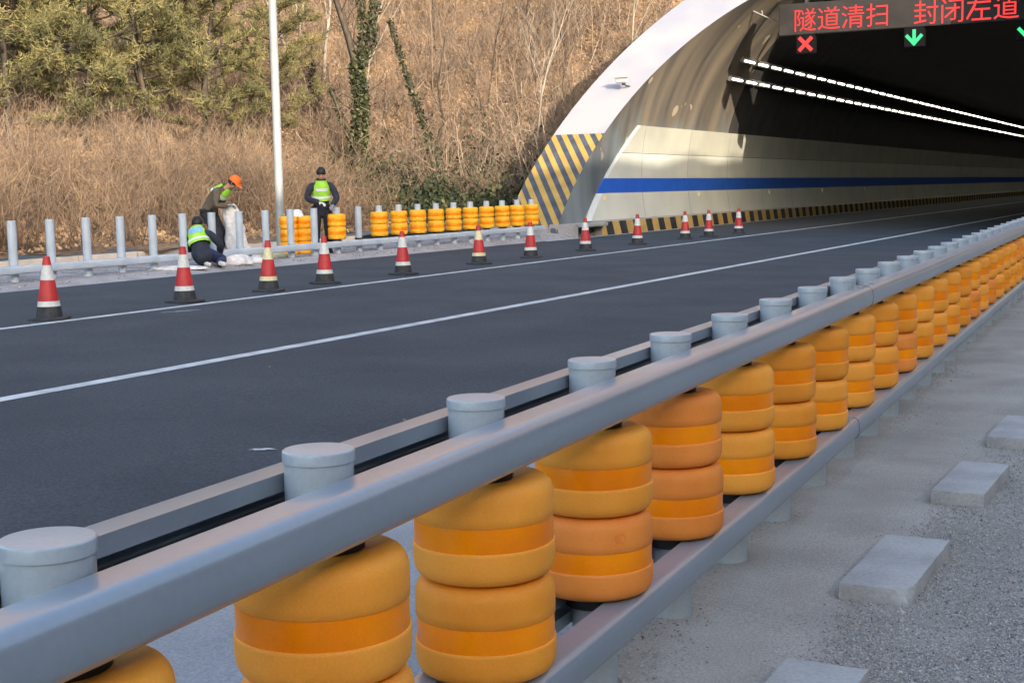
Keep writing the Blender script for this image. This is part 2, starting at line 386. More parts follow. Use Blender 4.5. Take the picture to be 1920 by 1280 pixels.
GLYPH = {"隧":[[78,797,78,-80,141,-80,141,729,258,729,184,498,268,295,248,225,218,216,166,218,184,155,245,157,293,174,330,288,248,506,340,772,293,800,283,797,562,818,637,674,509,674,509,612,681,612,491,477,535,427,664,515,703,458,502,322,543,276,726,407,744,344,484,158,527,109,754,273,734,108,692,87,634,91,649,29,706,27,786,65,814,302,913,151,960,190,805,399,933,532,879,569,776,442,705,552,758,612,956,612,956,674,827,674,904,820,840,840,763,674,650,674,697,696,616,841,466,496,317,496,317,434,402,434,402,89,279,-16,326,-76,437,35,518,-16,720,-65,947,-58,964,14,722,2,531,44,466,89,342,758,414,582,472,606,397,778],[[73,75,76],[74,75,73],[18,56,57],[54,52,53],[54,51,52],[19,56,18],[17,15,16],[1,3,0],[3,17,0],[3,15,17],[3,4,15],[4,14,15],[1,2,3],[5,14,4],[19,55,56],[21,19,20],[21,55,19],[21,54,55],[21,51,54],[21,50,51],[21,49,50],[22,49,21],[23,48,22],[48,49,22],[23,47,48],[46,44,45],[23,25,47],[25,46,47],[46,43,44],[23,24,25],[26,46,25],[5,13,14],[6,13,5],[60,58,59],[60,61,58],[61,72,58],[27,46,26],[27,29,46],[29,43,46],[62,72,61],[27,28,29],[30,43,29],[30,40,43],[40,42,43],[31,40,30],[31,33,40],[33,39,40],[41,42,40],[7,13,6],[7,12,13],[31,32,33],[34,39,33],[8,12,7],[10,8,9],[10,12,8],[10,11,12],[35,39,34],[37,35,36],[63,72,62],[63,65,72],[65,71,72],[37,39,35],[37,38,39],[65,70,71],[63,64,65],[66,70,65],[70,68,69],[66,68,70],[67,68,66]]],"道":[[455,368,790,368,790,284,455,284,455,231,790,231,790,147,455,147,455,504,790,504,790,421,455,421,384,561,384,89,863,89,863,561,624,561,659,645,947,645,947,708,760,708,833,818,759,840,684,708,497,708,549,732,476,844,414,817,481,708,311,708,311,645,576,645,553,561,262,483,51,483,51,413,190,413,190,102,42,-7,89,-68,227,47,324,-7,597,-57,941,-46,962,27,599,10,340,52,262,100,64,765,207,596,269,638,122,801],[[48,50,51],[49,50,48],[27,25,26],[23,21,22],[23,20,21],[28,25,27],[28,24,25],[30,28,29],[30,24,28],[30,23,24],[30,20,23],[30,19,20],[30,18,19],[31,18,30],[32,17,31],[17,18,31],[32,16,17],[13,8,12],[8,32,12],[8,16,32],[8,15,16],[8,9,15],[9,14,15],[13,11,8],[10,14,9],[35,33,34],[35,36,33],[36,47,33],[13,0,11],[0,10,11],[0,1,10],[1,14,10],[37,47,36],[13,3,0],[2,14,1],[13,4,3],[4,2,3],[4,5,2],[5,14,2],[13,7,4],[6,14,5],[13,6,7],[13,14,6],[38,47,37],[38,40,47],[40,46,47],[40,45,46],[38,39,40],[41,45,40],[45,43,44],[41,43,45],[42,43,41]]],"清":[[431,212,793,212,793,134,431,134,431,268,431,342,793,342,793,268,361,400,361,-79,431,-79,431,77,793,77,793,5,774,-12,662,-11,684,-76,828,-64,864,4,864,400,82,772,241,662,287,721,126,823,575,840,575,762,319,762,319,704,575,704,575,640,343,640,343,585,575,585,575,516,281,516,281,458,950,458,950,516,649,516,649,585,888,585,888,640,649,640,649,704,913,704,913,762,649,762,649,840,35,506,201,394,246,453,78,559,66,-21,134,-66,282,261,222,305],[[25,47,24],[25,46,47],[20,22,23],[21,22,20],[27,25,26],[27,46,25],[27,45,46],[27,44,45],[28,44,27],[29,43,28],[43,44,28],[29,42,43],[31,29,30],[31,42,29],[31,41,42],[31,40,41],[32,40,31],[33,39,32],[39,40,32],[33,38,39],[35,33,34],[35,38,33],[35,37,38],[35,36,37],[48,50,51],[49,50,48],[52,54,55],[52,53,54],[9,5,8],[5,19,8],[5,6,19],[6,18,19],[9,4,5],[7,18,6],[9,0,4],[0,7,4],[0,1,7],[1,18,7],[9,3,0],[2,18,1],[9,11,3],[11,2,3],[11,12,2],[12,18,2],[9,10,11],[13,18,12],[14,18,13],[14,17,18],[16,14,15],[16,17,14]]],"扫":[[420,746,420,676,832,676,832,428,444,428,444,353,832,353,832,67,413,67,413,-4,832,-4,832,-77,904,-77,904,746,198,837,198,644,51,644,51,574,198,574,198,351,38,315,60,242,198,277,198,12,179,-7,75,-6,98,-75,235,-61,272,13,272,296,411,333,402,402,272,369,272,574,403,574,403,644,272,644,272,837],[[15,37,14],[15,36,37],[17,15,16],[17,36,15],[17,35,36],[17,34,35],[18,34,17],[19,33,18],[33,34,18],[19,32,33],[32,30,31],[19,30,32],[20,30,19],[20,29,30],[21,29,20],[21,22,29],[22,28,29],[23,28,22],[23,27,28],[24,27,23],[26,24,25],[26,27,24],[1,13,0],[1,2,13],[2,12,13],[3,12,2],[5,3,4],[5,6,3],[6,12,3],[7,12,6],[9,7,8],[9,10,7],[10,12,7],[11,12,10]]],"封":[[242,840,242,710,77,710,77,642,242,642,242,504,46,504,46,435,499,435,499,504,315,504,315,642,478,642,478,710,315,710,315,840,553,419,650,186,719,215,617,441,786,830,786,605,514,605,514,533,786,533,786,18,761,-5,625,-4,654,-78,817,-63,860,18,860,533,958,533,958,605,860,605,860,830,37,36,48,-38,518,40,514,110,315,78,315,226,487,226,487,294,315,294,315,412,242,412,242,294,69,294,69,226,242,226,242,67],[[21,35,20],[21,34,35],[23,21,22],[23,34,21],[23,33,34],[23,32,33],[24,32,23],[25,31,24],[31,32,24],[25,30,31],[16,18,19],[17,18,16],[47,45,46],[47,44,45],[49,47,48],[49,44,47],[49,43,44],[49,42,43],[50,42,49],[51,41,50],[41,42,50],[51,40,41],[40,38,39],[51,38,40],[36,38,51],[36,37,38],[26,30,25],[26,29,30],[28,26,27],[28,29,26],[1,15,0],[1,14,15],[3,1,2],[3,14,1],[3,13,14],[3,12,13],[4,12,3],[5,11,4],[11,12,4],[5,10,11],[7,5,6],[7,10,5],[7,9,10],[7,8,9]]],"闭":[[104,793,228,644,290,685,162,829,563,646,563,512,242,512,242,441,520,441,196,157,248,105,563,377,563,102,542,81,410,83,435,10,598,23,641,100,641,441,781,441,781,512,641,512,641,646,355,785,355,715,839,715,839,15,820,-4,713,-3,737,-73,876,-60,913,15,913,785,89,615,89,-80,163,-80,163,615],[[34,36,33],[34,35,36],[0,2,3],[1,2,0],[24,32,23],[24,25,32],[25,31,32],[26,31,25],[5,22,4],[5,21,22],[7,5,6],[7,21,5],[7,20,21],[7,19,20],[8,19,7],[9,18,8],[18,19,8],[9,11,18],[11,17,18],[9,10,11],[12,17,11],[13,17,12],[13,16,17],[15,13,14],[15,16,13],[27,31,26],[27,30,31],[29,27,28],[29,30,27]]],"左":[[370,840,336,659,67,659,67,587,319,587,28,39,79,-20,336,390,336,323,560,323,560,22,232,22,232,-51,949,-51,949,22,636,22,636,323,904,323,904,395,338,395,397,587,930,587,930,659,414,659,448,829],[[1,24,0],[1,23,24],[3,1,2],[3,23,1],[3,22,23],[3,21,22],[4,21,3],[5,20,4],[20,21,4],[5,19,20],[5,7,19],[7,18,19],[7,17,18],[5,6,7],[8,17,7],[9,17,8],[10,16,9],[16,17,9],[10,15,16],[12,10,11],[12,15,10],[12,14,15],[12,13,14]]]}
# ================================================================== SETTING
def sheet(name, m, fx, ys, kind='structure'):
    """strip with left/right edge functions; fx(y) -> list of (x, z)"""
    V = []; F = []
    for y in ys:
        V += [(x, y, z) for x, z in fx(y)]
    k = len(fx(ys[0]))
    for j in range(len(ys)-1):
        for i in range(k-1): F.append((j*k+i, j*k+i+1, (j+1)*k+i+1, (j+1)*k+i))
    mb = MB(); mb.add(V, F); o = mb.build(name, m); tag(o, kind=kind); return o
YS = [-25+4*i for i in range(65)]
sheet('ground', 'gravel_grey', lambda y: [(-420, -.35), (-30, -.35), (-1.2, -.35), (420, -.35)], [-420, -30, 60, 420])
sheet('road', 'asphalt', lambda y: [(-15.02, road_z(-15)), (-11, road_z(-11)), (-7, road_z(-7)), (-3.9, road_z(-3.9))], YS)
def shoulder(y):
    return [(-3.9, road_z(-3.9)), (-2.6, road_z(-2.6)), (-1.9, road_z(-1.9)), (-1.45, -.03), (-1.2, -.05)] 
sheet('road_shoulder', 'shoulder_concrete', shoulder, YS)
sheet('lane_line', 'paint_white', lambda y: [(-7.60, road_z(-7.6)+.004), (-7.45, road_z(-7.45)+.004)], YS)
o = sheet('lane_line', 'paint_white', lambda y: [(-11.30, road_z(-11.3)+.004), (-11.17, road_z(-11.17)+.004)], YS)
sheet('edge_line', 'paint_white', lambda y: [(-4.32, road_z(-4.32)+.004), (-4.17, road_z(-4.17)+.004)], YS)
sheet('edge_line', 'paint_white', lambda y: [(-15.0, road_z(-15)+.004), (-14.87, road_z(-14.87)+.004)], [31+4*i for i in range(50)])
def fz(y): return .1433+.00504*max(-5, min(36, y))
sheet('gutter', 'gutter', lambda y: [(-15.6, fz(y)), (-15.45, fz(y)), (-15.02, .168)], [-25+2*i for i in range(30)])
# gravel verge behind the gutter: lightly uneven
V = []; F = []; nx, ny = 24, 170
for j in range(ny+1):
    for i in range(nx+1):
        x = -15.6-i*4.9/nx; y = -20+j*57/ny
        V.append((x, y, fz(y)+(0 if i == 0 else rng.uniform(-.012, .016))))
for j in range(ny):
    for i in range(nx): a = j*(nx+1)+i; F.append((a, a+nx+1, a+nx+2, a+1))
tag(np_mesh('gravel_verge', V, F, 'gravel_grey'), kind='structure')
# sandy strip on the camera side, dished and slightly lumpy, with coarse gravel further right
V = []; F = []; nx, ny = 90, 150
def gz(x, y):
    return .018+.006*math.sin(x*3.1+y*.9)+.004*math.sin(y*2.7-x*5)+(.002*math.sin(x*9+y*7) if x > -1.15 else 0)
for j in range(ny+1):
    for i in range(nx+1):
        x = -1.65+i*(9/nx)*(.3+.7*i/nx); y = -6+j*.3
        V.append((x-.0463*max(0, y-3)*(1 if i < 30 else max(0, 1-(i-30)/40)), y, gz(x, y)+.004))
for j in range(ny):
    for i in range(nx): a = j*(nx+1)+i; F.append((a, a+1, a+nx+2, a+nx+1))
tag(np_mesh('sand_strip', V, F, 'sand', smooth=True), kind='structure')
# hill on the left and over the tunnel
XC, ZC, RI, RO = -9.2, 1.8, 6.4, 7.95
xs = np.concatenate([np.arange(-95, -48, 2.0), np.arange(-48, -12, .45), np.arange(-12, 26, 1.0)]); ys = np.concatenate([np.arange(-24, 8, 1.5), np.arange(8, 56, .45), np.arange(56, 120, 2.5)])
Z = np.array([[hz(x, y) for x in xs] for y in ys])
keep = []
for j in range(len(ys)-1):
    for i in range(len(xs)-1):
        x = (xs[i]+xs[i+1])/2; y = (ys[j]+ys[j+1])/2; z = Z[j, i]
        if y < 36.2 and x > -19.95+.0459*y and not (y > 34.3 and x < -17.2): continue
        r = math.hypot(x-XC, z-ZC)
        if -17.2 < x < -1.2 and (r < 7.3 or y < 32.2+1.28*z+.3): continue
        if x > -1.2 and y < 38: continue
        a = j*len(xs)+i; keep.append((a, a+1, a+len(xs)+1, a+len(xs)))
V = [(x+rng.uniform(-.06, .06), y, Z[j, i]+rng.uniform(-.05, .05)) for j, y in enumerate(ys) for i, x in enumerate(xs)]
tag(np_mesh('hillside', V, keep, 'hill_earth', smooth=True), kind='structure')
# unseen slope right of the road, added and shaped to shade the road
V = []; F = []; xs2 = np.arange(6, 60, 1.5); ys2 = np.arange(-75, 60, 1.5)
def crest_z(x, y):
    h = 16.7*(1/(1+math.exp(-(x-13.5)/2.1)))
    return max(-.3, h*(.985+.006*math.sin(y*.4)+.006*math.sin(y*1.13+2)) - .6)
for y in ys2:
    for x in xs2: V.append((x, y, crest_z(x, y)+random.uniform(-.08, .08)))
k = len(xs2)
for j in range(len(ys2)-1):
    for i in range(k-1): a = j*k+i; F.append((a, a+1, a+k+1, a+k))
tag(np_mesh('shade_hill_right', V, F, 'hill_earth', smooth=True), kind='structure')

# low pale kerb along the foot of the slope
ck = MB()
for k in range(26):
    s0 = 2+k*1.5
    if s0 > 27: break
    p = [far(s0+.01, 3.2), far(s0+1.49, 3.2), far(s0+1.49, 3.42), far(s0+.01, 3.42)]
    h = .13
    ck.add([(*q[:2], q[2]-.1) for q in p]+[(*q[:2], q[2]+h) for q in p], [(0,1,2,3),(4,7,6,5),(0,4,5,1),(1,5,6,2),(2,6,7,3),(3,7,4,0)])
tag(ck.build('kerb', 'kerb_stone', bevel=.012), kind='structure')

# ================================================================== TUNNEL
tun = empty('tunnel', (0, 0, 0), 0, 'arched road tunnel with a slanted white ring portal and hazard striped foot', 'tunnel')
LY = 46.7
TH = [R(-19)+R(218)*i/72 for i in range(73)]
def arcpt(th, r): return (XC-r*math.cos(th), ZC+r*math.sin(th))
def cutY(z): return 32.2+1.28*z
def shell(name, m, r, ys_extra, th=TH, offs=0, parent=tun, smooth=True):
    V = []; F = []
    for t in th:
        x, z = arcpt(t, r); y0 = cutY(z)+offs
        V.append((x, y0, z)); V += [(x, max(yy, y0+.2+.01*k), z) for k, yy in enumerate(ys_extra)]
    k = len(ys_extra)+1
    for i in range(len(th)-1):
        for j in range(k-1): a = i*k+j; F.append((a, a+1, a+k+1, a+k))
    mb = MB(); mb.add(V, F); return mb.build(name, m, parent, smooth=smooth)
shell('lining', 'tunnel_lining', RI, [43.5, LY])
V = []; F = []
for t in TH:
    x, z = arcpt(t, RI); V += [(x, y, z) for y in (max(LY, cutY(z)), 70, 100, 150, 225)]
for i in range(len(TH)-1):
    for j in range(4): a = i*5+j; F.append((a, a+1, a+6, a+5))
mb = MB(); mb.add(V, F); mb.build('shade_dark_lining', 'shade_dark_coating', tun, smooth=True)  # inner vault near-black: its shade painted in along with a dark coating
shell('outer_shell', 'concrete_dark', RO, [46, 55, 80, 225])
mb = MB(); V = []; F = []
for i, t in enumerate(TH):
    for r in (RI, RI+.5, RI+1.0, RO):
        x, z = arcpt(t, r); V.append((x, cutY(z), z))
for i in range(len(TH)-1):
    for j in range(3): a = i*4+j; F.append((a, a+4, a+5, a+1))
mb.add(V, F); mb.build('portal_face', 'ring_paint', tun)
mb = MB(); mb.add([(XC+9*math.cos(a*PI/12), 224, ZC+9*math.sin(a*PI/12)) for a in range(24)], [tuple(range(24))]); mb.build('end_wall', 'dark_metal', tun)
# wall panels, each band its own part
def zth(z, r): return math.asin((z-ZC)/r)
def band(name, m, z0, z1, r, y0f, y1, side=1, n=5, thick=True):
    V = []; F = []
    pr = [(zth(z0+(z1-z0)*i/n, r)) for i in range(n+1)]
    yy = [None]+[y for y in (45, 60, 90, 140, y1) ]
    for rr in (r, r+.04):
        for t in pr:
            x, z = arcpt(t, rr)
            if side < 0: x = 2*XC-x
            for q in yy: V.append((x, y0f(z) if q is None else max(q, y0f(z)+.1), z))
    k = len(yy); N = (n+1)*k
    for i in range(n):
        for j in range(k-1): a = i*k+j; F.append((a, a+1, a+k+1, a+k))
    for i in range(n): F.append((i*k, (i+1)*k, N+(i+1)*k, N+i*k))
    for j in range(k-1): F.append((j, j+1, N+j+1, N+j)); a = n*k+j; F.append((a, a+1, N+a+1, N+a))
    mb = MB(); mb.add(V, F); return mb.build(name, m, tun)
pf = lambda z: 33.75+1.385*z
for side in (1, -1):
    band('wall_panel', 'panel_cream', .56, 1.305, RI-.05, lambda z: pf(z)+.0, 224, side)
    band('blue_stripe', 'panel_blue', 1.31, 1.715, RI-.047, lambda z: pf(z)+.0, 224, side)
    band('wall_panel', 'panel_cream', 1.72, 2.44, RI-.05, lambda z: pf(z)+.0, 224, side)
    band('wall_panel', 'panel_beige', 2.455, 3.25, RI-.05, lambda z: pf(z)+.0, 224, side)
# slanted end trim of the panels
mb = MB(); V = []; F = []
zz = [.56+i*(1.30-.56)/6 for i in range(7)]
def trim(z0, z1, wd):
    V = []; F = []; n = 8
    for i in range(n+1):
        z = z0+(z1-z0)*i/n; x, _ = arcpt(zth(z, RI-.055), RI-.055)
        V += [(x, pf(z)-.02, z), (x, pf(z)+wd, z)]
    for i in range(n): F.append((2*i, 2*i+1, 2*i+3, 2*i+2))
    mb.add(V, F)
trim(.56, 1.30, .36); trim(1.725, 3.25, .17)
mb.build('panel_trim', 'panel_edge', tun)
# vertical joints in the lower and middle panels
for k, y in enumerate([38.9+4.0*i for i in range(24)]):
    for z0, z1 in ((.58, 1.29), (1.74, 2.42), (2.47, 3.23)):
        mb = MB()
        n = 4
        V = []
        for i in range(n+1):
            z = z0+(z1-z0)*i/n; x, _ = arcpt(zth(z, RI-.0535), RI-.0535); V += [(x, y, z), (x, y+.022, z)]
        mb.add(V, [(2*i, 2*i+1, 2*i+3, 2*i+2) for i in range(n)])
        mb.build('panel_joint', 'lamp_housing', tun)
for y in [36.0+7.9*i for i in range(8)]:
    z = 1.2; x, _ = arcpt(zth(z, RI-.06), RI-.06)
    mb = MB(); mb.box(x-.01, x+.035, y, y+.09, z-.09, z+.05); mb.build('wall_marker', 'cone_cream', tun)
# raised walkway with hazard painted face
def walkway(sx, name):
    f = lambda x: x if sx > 0 else 2*XC-x
    prof = [(f(-15.16), .10), (f(-15.16), .53), (f(-15.5), .56), (f(-15.5), .10)]
    V = []; F = []
    for y in (35.0, 60, 100, 150, 224): V += [(x, y, z) for x, z in prof]
    for k in range(4):
        for i in range(3): F.append((k*4+i, k*4+i+1, (k+1)*4+i+1, (k+1)*4+i))
    mb = MB(); mb.add(V, [F_ for F_ in F]); mb.add([(x, 35.0, z) for x, z in prof], [(0, 1, 2, 3)])
    for k, f_ in enumerate(mb.f): pass
    o = mb.build('walkway', ['gutter', 'kerb_hazard'], tun)
    for p in o.data.polygons:
        if abs(p.normal.x) > .9 and abs(p.center.x-f(-15.16)) < .01: p.material_index = 1
walkway(1, 'a'); walkway(-1, 'b')
# cover slab over the drain mouth at the portal foot
mb = MB(); mb.box(-15.62, -14.98, 33.0, 35.02, .43, .53); mb.build('drain_cover', 'concrete', tun, bevel=.02)
mb = MB(); mb.box(-15.75, -15.55, 33.1, 35.0, .1, .43); mb.build('drain_back', 'dark_metal', tun)
mb = MB(); mb.box(-15.7, -15.0, 32.75, 33.1, .1, .53); mb.build('drain_cheek', 'gutter', tun, bevel=.02)
# ceiling lamps: two rows up on the left side of the vault
def lamp_proto(row, ang):
    x, z = arcpt(ang, RI-.13)
    t = empty('tunnel_lamp', (x, 0, z)); t.rotation_euler = (0, ang-R(90)+R(180), 0)
    return t
rows = []
for row, zz_, y0 in (('lower', 5.01, 45.26), ('upper', 5.60, 45.39)):
    th = math.asin((zz_-ZC)/(RI)); x, z = arcpt(th, RI-.12)
    inx, inz = math.cos(th), -math.sin(th)      # pointing into the tunnel
    proto = None
    for k in range(56):
        y = y0+1.55*k
        if proto is None:
            t = empty('tunnel_lamp', (x, y, z)); proto = t
            tx, tz = inz, -inx
            def bar(a0, a1, b0, b1, y0_, y1_):
                V = []
                for yy in (y0_, y1_):
                    for a, b in ((a0, b0), (a1, b0), (a1, b1), (a0, b1)): V.append((tx*a+inx*b, yy, tz*a+inz*b))
                m_ = MB(); m_.add(V, [(0,1,2,3),(4,7,6,5),(0,4,5,1),(1,5,6,2),(2,6,7,3),(3,7,4,0)]); return m_
            h = bar(-.09, .09, -.10, 0, -.68, .68).build('housing', 'lamp_housing', t)
            g = bar(-.026, .026, .002, .020, -.53, .53).build('diffuser', 'lamp_glow', t)
            KIDS[t.name] = [h, g]; pname = t.name
        else:
            t = proto.copy(); col.objects.link(t); t.location = (x, y, z)
            for c in KIDS[pname]: d = c.copy(); col.objects.link(d); d.parent = t
        if k < 8: lab = f'glowing strip lamp, {ordn(k)} from the portal end of the {row} tunnel lamp row'
        else: lab = f'one of the small strip lamps running deep into the tunnel in the {row} row'
        tag(t, lab, 'tunnel lamp', f'strip lamps in the {row} row of the tunnel vault')
# cable duct bar on the lining near the sign
mb = MB(); mb.tube([(-13.25, 42.3, 6.83), (-12.9, 42.9, 6.63), (-12.62, 43.4, 6.5)], .018, 6); mb.tube([(-13.0, 42.7, 6.70), (-13.02, 42.7, 6.83)], .015, 6)
tag(mb.build('conduit', 'pole_grey'), 'thin pale metal rod sticking out of the tunnel vault beside the message sign', 'pipe')

# ================================================================== VARIABLE MESSAGE SIGN
SY = 42.5
sign = empty('message_sign', (-8.4, SY, 6.0), 0, 'long grey electronic message board showing red Chinese characters across the tunnel mouth', 'sign')
mb = MB(); mb.box(-4.02, 4.02, 0, .38, 0, .94); mb.build('cabinet', 'sign_grey', sign, bevel=.015)
mb = MB()
for x in (-3.2, -1.1, 1.1, 3.2): mb.box(x-.05, x+.05, .14, .24, .94, 1.9)
mb.build('hanger', 'dark_metal', sign)
def text_mesh(s, x0, y0, h, adv, name):
    V = []; F = []; b = 0
    for k, ch in enumerate(s):
        vs, fs = GLYPH[ch]; n = len(vs)//2
        for i in range(n): V.append((x0+k*adv+vs[2*i]/1000*h, -.012, y0+vs[2*i+1]/1000*h))
        F += [tuple(b+i for i in f) for f in fs]; b += n
    m_ = MB(); m_.add(V, F)
    return m_.build(name, 'led_red', sign)
t1 = text_mesh('\u96a7\u9053\u6e05\u626b', -3.58, .145, .74, .735, 'characters')
t2 = text_mesh('\u5c01\u95ed\u5de6\u9053', .02, .105, .755, .745, 'characters')
for o_ in (t1, t2):
    o_.data.materials[0] = MATS['led_red']
def signal(x, kind, label):
    t = empty('lane_signal', (x, SY, 5.43), 0, label, 'lane signal', 'lane signals under the message sign')
    m_ = MB(); m_.box(-.29, .29, .02, .26, 0, .56); m_.build('housing', 'signal_black', t, bevel=.01)
    m_ = MB(); m_.box(-.02, .02, .1, .16, .56, .60); m_.build('bracket', 'dark_metal', t)
    m_ = MB(); y = .008
    def st(p, q, wd):
        p = Vector((p[0], 0, p[1])); q = Vector((q[0], 0, q[1])); d = (q-p).normalized(); n_ = Vector((-d.z, 0, d.x))*wd/2
        m_.add([(p+n_)+Vector((0, y, 0)), (p-n_)+Vector((0, y, 0)), (q-n_)+Vector((0, y, 0)), (q+n_)+Vector((0, y, 0))], [(0, 1, 2, 3)])
    if kind == 'cross':
        st((-.2, .08), (.2, .48), .115); y = .004; st((-.2, .48), (.2, .08), .115)
        m_.build('red_cross', 'led_red', t)
    else:
        st((0, .5), (0, .16), .10); y = .004; st((-.23, .34), (.035, .05), .10); y = .0; st((.23, .34), (-.035, .05), .10)
        m_.build('green_arrow', 'led_green', t)
signal(-11.59, 'cross', 'lane signal showing a red cross under the left end of the board')
signal(-8.34, 'down', 'lane signal showing a green down arrow under the middle of the board')
signal(-5.2, 'down', 'lane signal with a green down arrow, cut by the right photo edge')
# ================================================================== NEAR ROLLER BARRIER
def arc(cx, cz, r, a0, a1, n): return [(cx+r*math.cos(R(a0+(a1-a0)*i/n)), cz+r*math.sin(R(a0+(a1-a0)*i/n))) for i in range(n+1)]
def rail_profile(sgn=1, h=.105, wd=.090, u0=.072, lip=.036, t=.004):
    out = [(u0, h/2-lip), (u0, h/2)] + arc(u0+wd-.032, h/2-.032, .032, 90, 10, 7) + [(u0+wd+.002, 0)] + arc(u0+wd-.032, -h/2+.032, .032, -10, -90, 7) + [(u0, -h/2), (u0, -h/2+lip)]
    inn = [(u0+t, -h/2+lip), (u0+t, -h/2+t)] + arc(u0+wd-.032, -h/2+.032, .032-t, -90, -10, 7) + arc(u0+wd-.032, h/2-.032, .032-t, 10, 90, 7) + [(u0+t, h/2-t), (u0+t, h/2-lip)]
    return [(sgn*u, z) for u, z in out+inn]
def guard_rail(name, origin, rz, sgn, zc, y0, y1, joints, bolts, label, h=.105, wd=.09, slope=0, group=None, m='steel'):
    t = empty(name, origin, rz, label, 'guard rail', group)
    mb = MB(); mb.sweep(rail_profile(sgn, h, wd), [y0+(y1-y0)*i/40 for i in range(41)])
    mb.v = [(x+.0014*math.sin(y*2.1)+.0010*math.sin(y*5.3+1), y, z+zc+slope*y+.0016*math.sin(y*1.7+zc*9)) for x, y, z in mb.v]
    mb.build('beam', m, t, auto=.75)
    for j in joints:
        mb = MB(); pr = rail_profile(sgn, h+.004, wd+.004, .070, .036, .002); mb.sweep(pr, [j, j+.006]); mb.v = [(x, y, z+zc+slope*j) for x, y, z in mb.v]; mb.build('joint', 'dark_metal', t)
    for (y, u, zz) in bolts:
        mb = MB(); mb.lathe([(.0125, 0), (.0125, .009), (.010, .012)], 6, (sgn*u, y, zc+h/2+slope*y)); mb.lathe([(.018, 0), (.018, .003)], 14, (sgn*u, y, zc+h/2+slope*y)); mb.build('bolt', 'pole_grey', t)
    return t
LOWJ = 6.92
ORG = near(0, 0, 0)
bt = [(7.08+.075*i, .085+.036*(i % 2), 0) for i in range(6)]
guard_rail('guard_rail', ORG, BETA, 1, .8775, -2.2, 27, [7.27], bt+[(1.21, .10, 0)], 'grey upper rail nearest the camera, sweeping across the photo in front of the post caps')
guard_rail('guard_rail', ORG, BETA, -1, .8775, -2.2, 27, [7.27], [], 'grey upper rail running behind the post caps on the road side of the near barrier')
guard_rail('guard_rail', ORG, BETA, 1, .2505, -2.2, 27, [LOWJ], [(LOWJ-.06, .085, 0), (LOWJ-.11, .12, 0), (LOWJ-.02, .12, 0)], 'grey lower rail under the orange rollers on the camera side of the near barrier')
guard_rail('guard_rail', ORG, BETA, -1, .2505, -2.2, 27, [], [], 'grey lower rail glimpsed behind the orange rollers on the road side of the near barrier')

def post_thing(loc, rz, hgt, capped=True, collars=((.78, .84), (.262, .303)), pm='steel_post'):
    t = empty('barrier_post', loc, rz)
    parts = []
    mb = MB(); mb.lathe([(.067, -.08), (.067, hgt-.022 if capped else hgt), ] + ([] if capped else [(.060, hgt), (.060, hgt-.05)]), 40); parts.append(mb.build('tube', pm, t, auto=.6))
    if capped:
        mb = MB(); mb.lathe([(.0665, hgt-.0235), (.0672, hgt-.0235), (.0700, hgt-.0225), (.0702, hgt-.006), (.0694, hgt-.002), (.067, hgt), (.03, hgt+.0008), (.001, hgt+.001)], 56); parts.append(mb.build('cap', 'steel_post', t, auto=.6))
    for z0, z1 in collars:
        mb = MB(); mb.lathe([(.069, z0), (.084, z0), (.084, z1), (.069, z1)], 32); parts.append(mb.build('collar', 'black_rubber', t, auto=.6))
    KIDS[t.name] = parts
    return t
def roller_thing(loc, rz, foam):
    t = empty('barrier_roller', loc, rz)
    rr = .1725
    lo = [(.075, .001), (.130, .001), (.148, .006), (.161, .018), (.1695, .036), (.1722, .055), (rr, .078), (.1720, .0845), (.1695, .0865), (.1675, .0868)]
    up = [(.1670, .1462), (.1690, .1466), (.1700, .1485), (.1702, .170), (.1695, .192), (.1660, .212), (.158, .229), (.146, .2395), (.128, .244), (.075, .2442)]
    lo = [(.075, .001), (.136, .001), (.150, .004), (.1605, .011), (.1675, .022), (.1710, .037), (.1722, .055), (rr, .078), (.1720, .0845), (.1695, .0865), (.1675, .0868)]
    up = [(.1670, .1462), (.1690, .1466), (.1705, .1480), (.1708, .170), (.1705, .198), (.1690, .213), (.1645, .226), (.157, .2355), (.147, .2415), (.134, .244), (.075, .2442)]
    lo = [(r, z*.979) for r, z in lo]; up = [(r, z*.979) for r, z in up]
    mb = MB(); mb.lathe(lo+up, 56, cap=False); mb.lathe([(.075, .001), (.075, .239)], 24, cap=False)
    a = mb.build('foam_body', foam, t, auto=1.1)
    mb = MB(); mb.lathe([(.1680, .0847), (.1684, .086), (.1684, .142), (.1680, .1434)], 56, cap=False); b = mb.build('reflective_band', 'band', t, smooth=True)
    KIDS[t.name] = [a, b]
    return t
def dup(proto, loc, rz):
    t = proto.copy(); col.objects.link(t); t.location = loc; t.rotation_euler = (0, 0, rz)
    for c in KIDS[proto.name]: d = c.copy(); col.objects.link(d); d.parent = t
    return t
S0, PITCH = 1.5049, .72616
protoP = None; protoR = {}
foams = ['foam_yellow', 'foam_amber', 'foam_orange']
pick = {(1, 1): 0, (1, 0): 0, (2, 1): 0, (2, 0): 1, (3, 1): 0, (3, 0): 2, (4, 1): 2, (4, 0): 2, (5, 1): 0, (5, 0): 0, (6, 1): 1, (6, 0): 1}
NP_ = 34
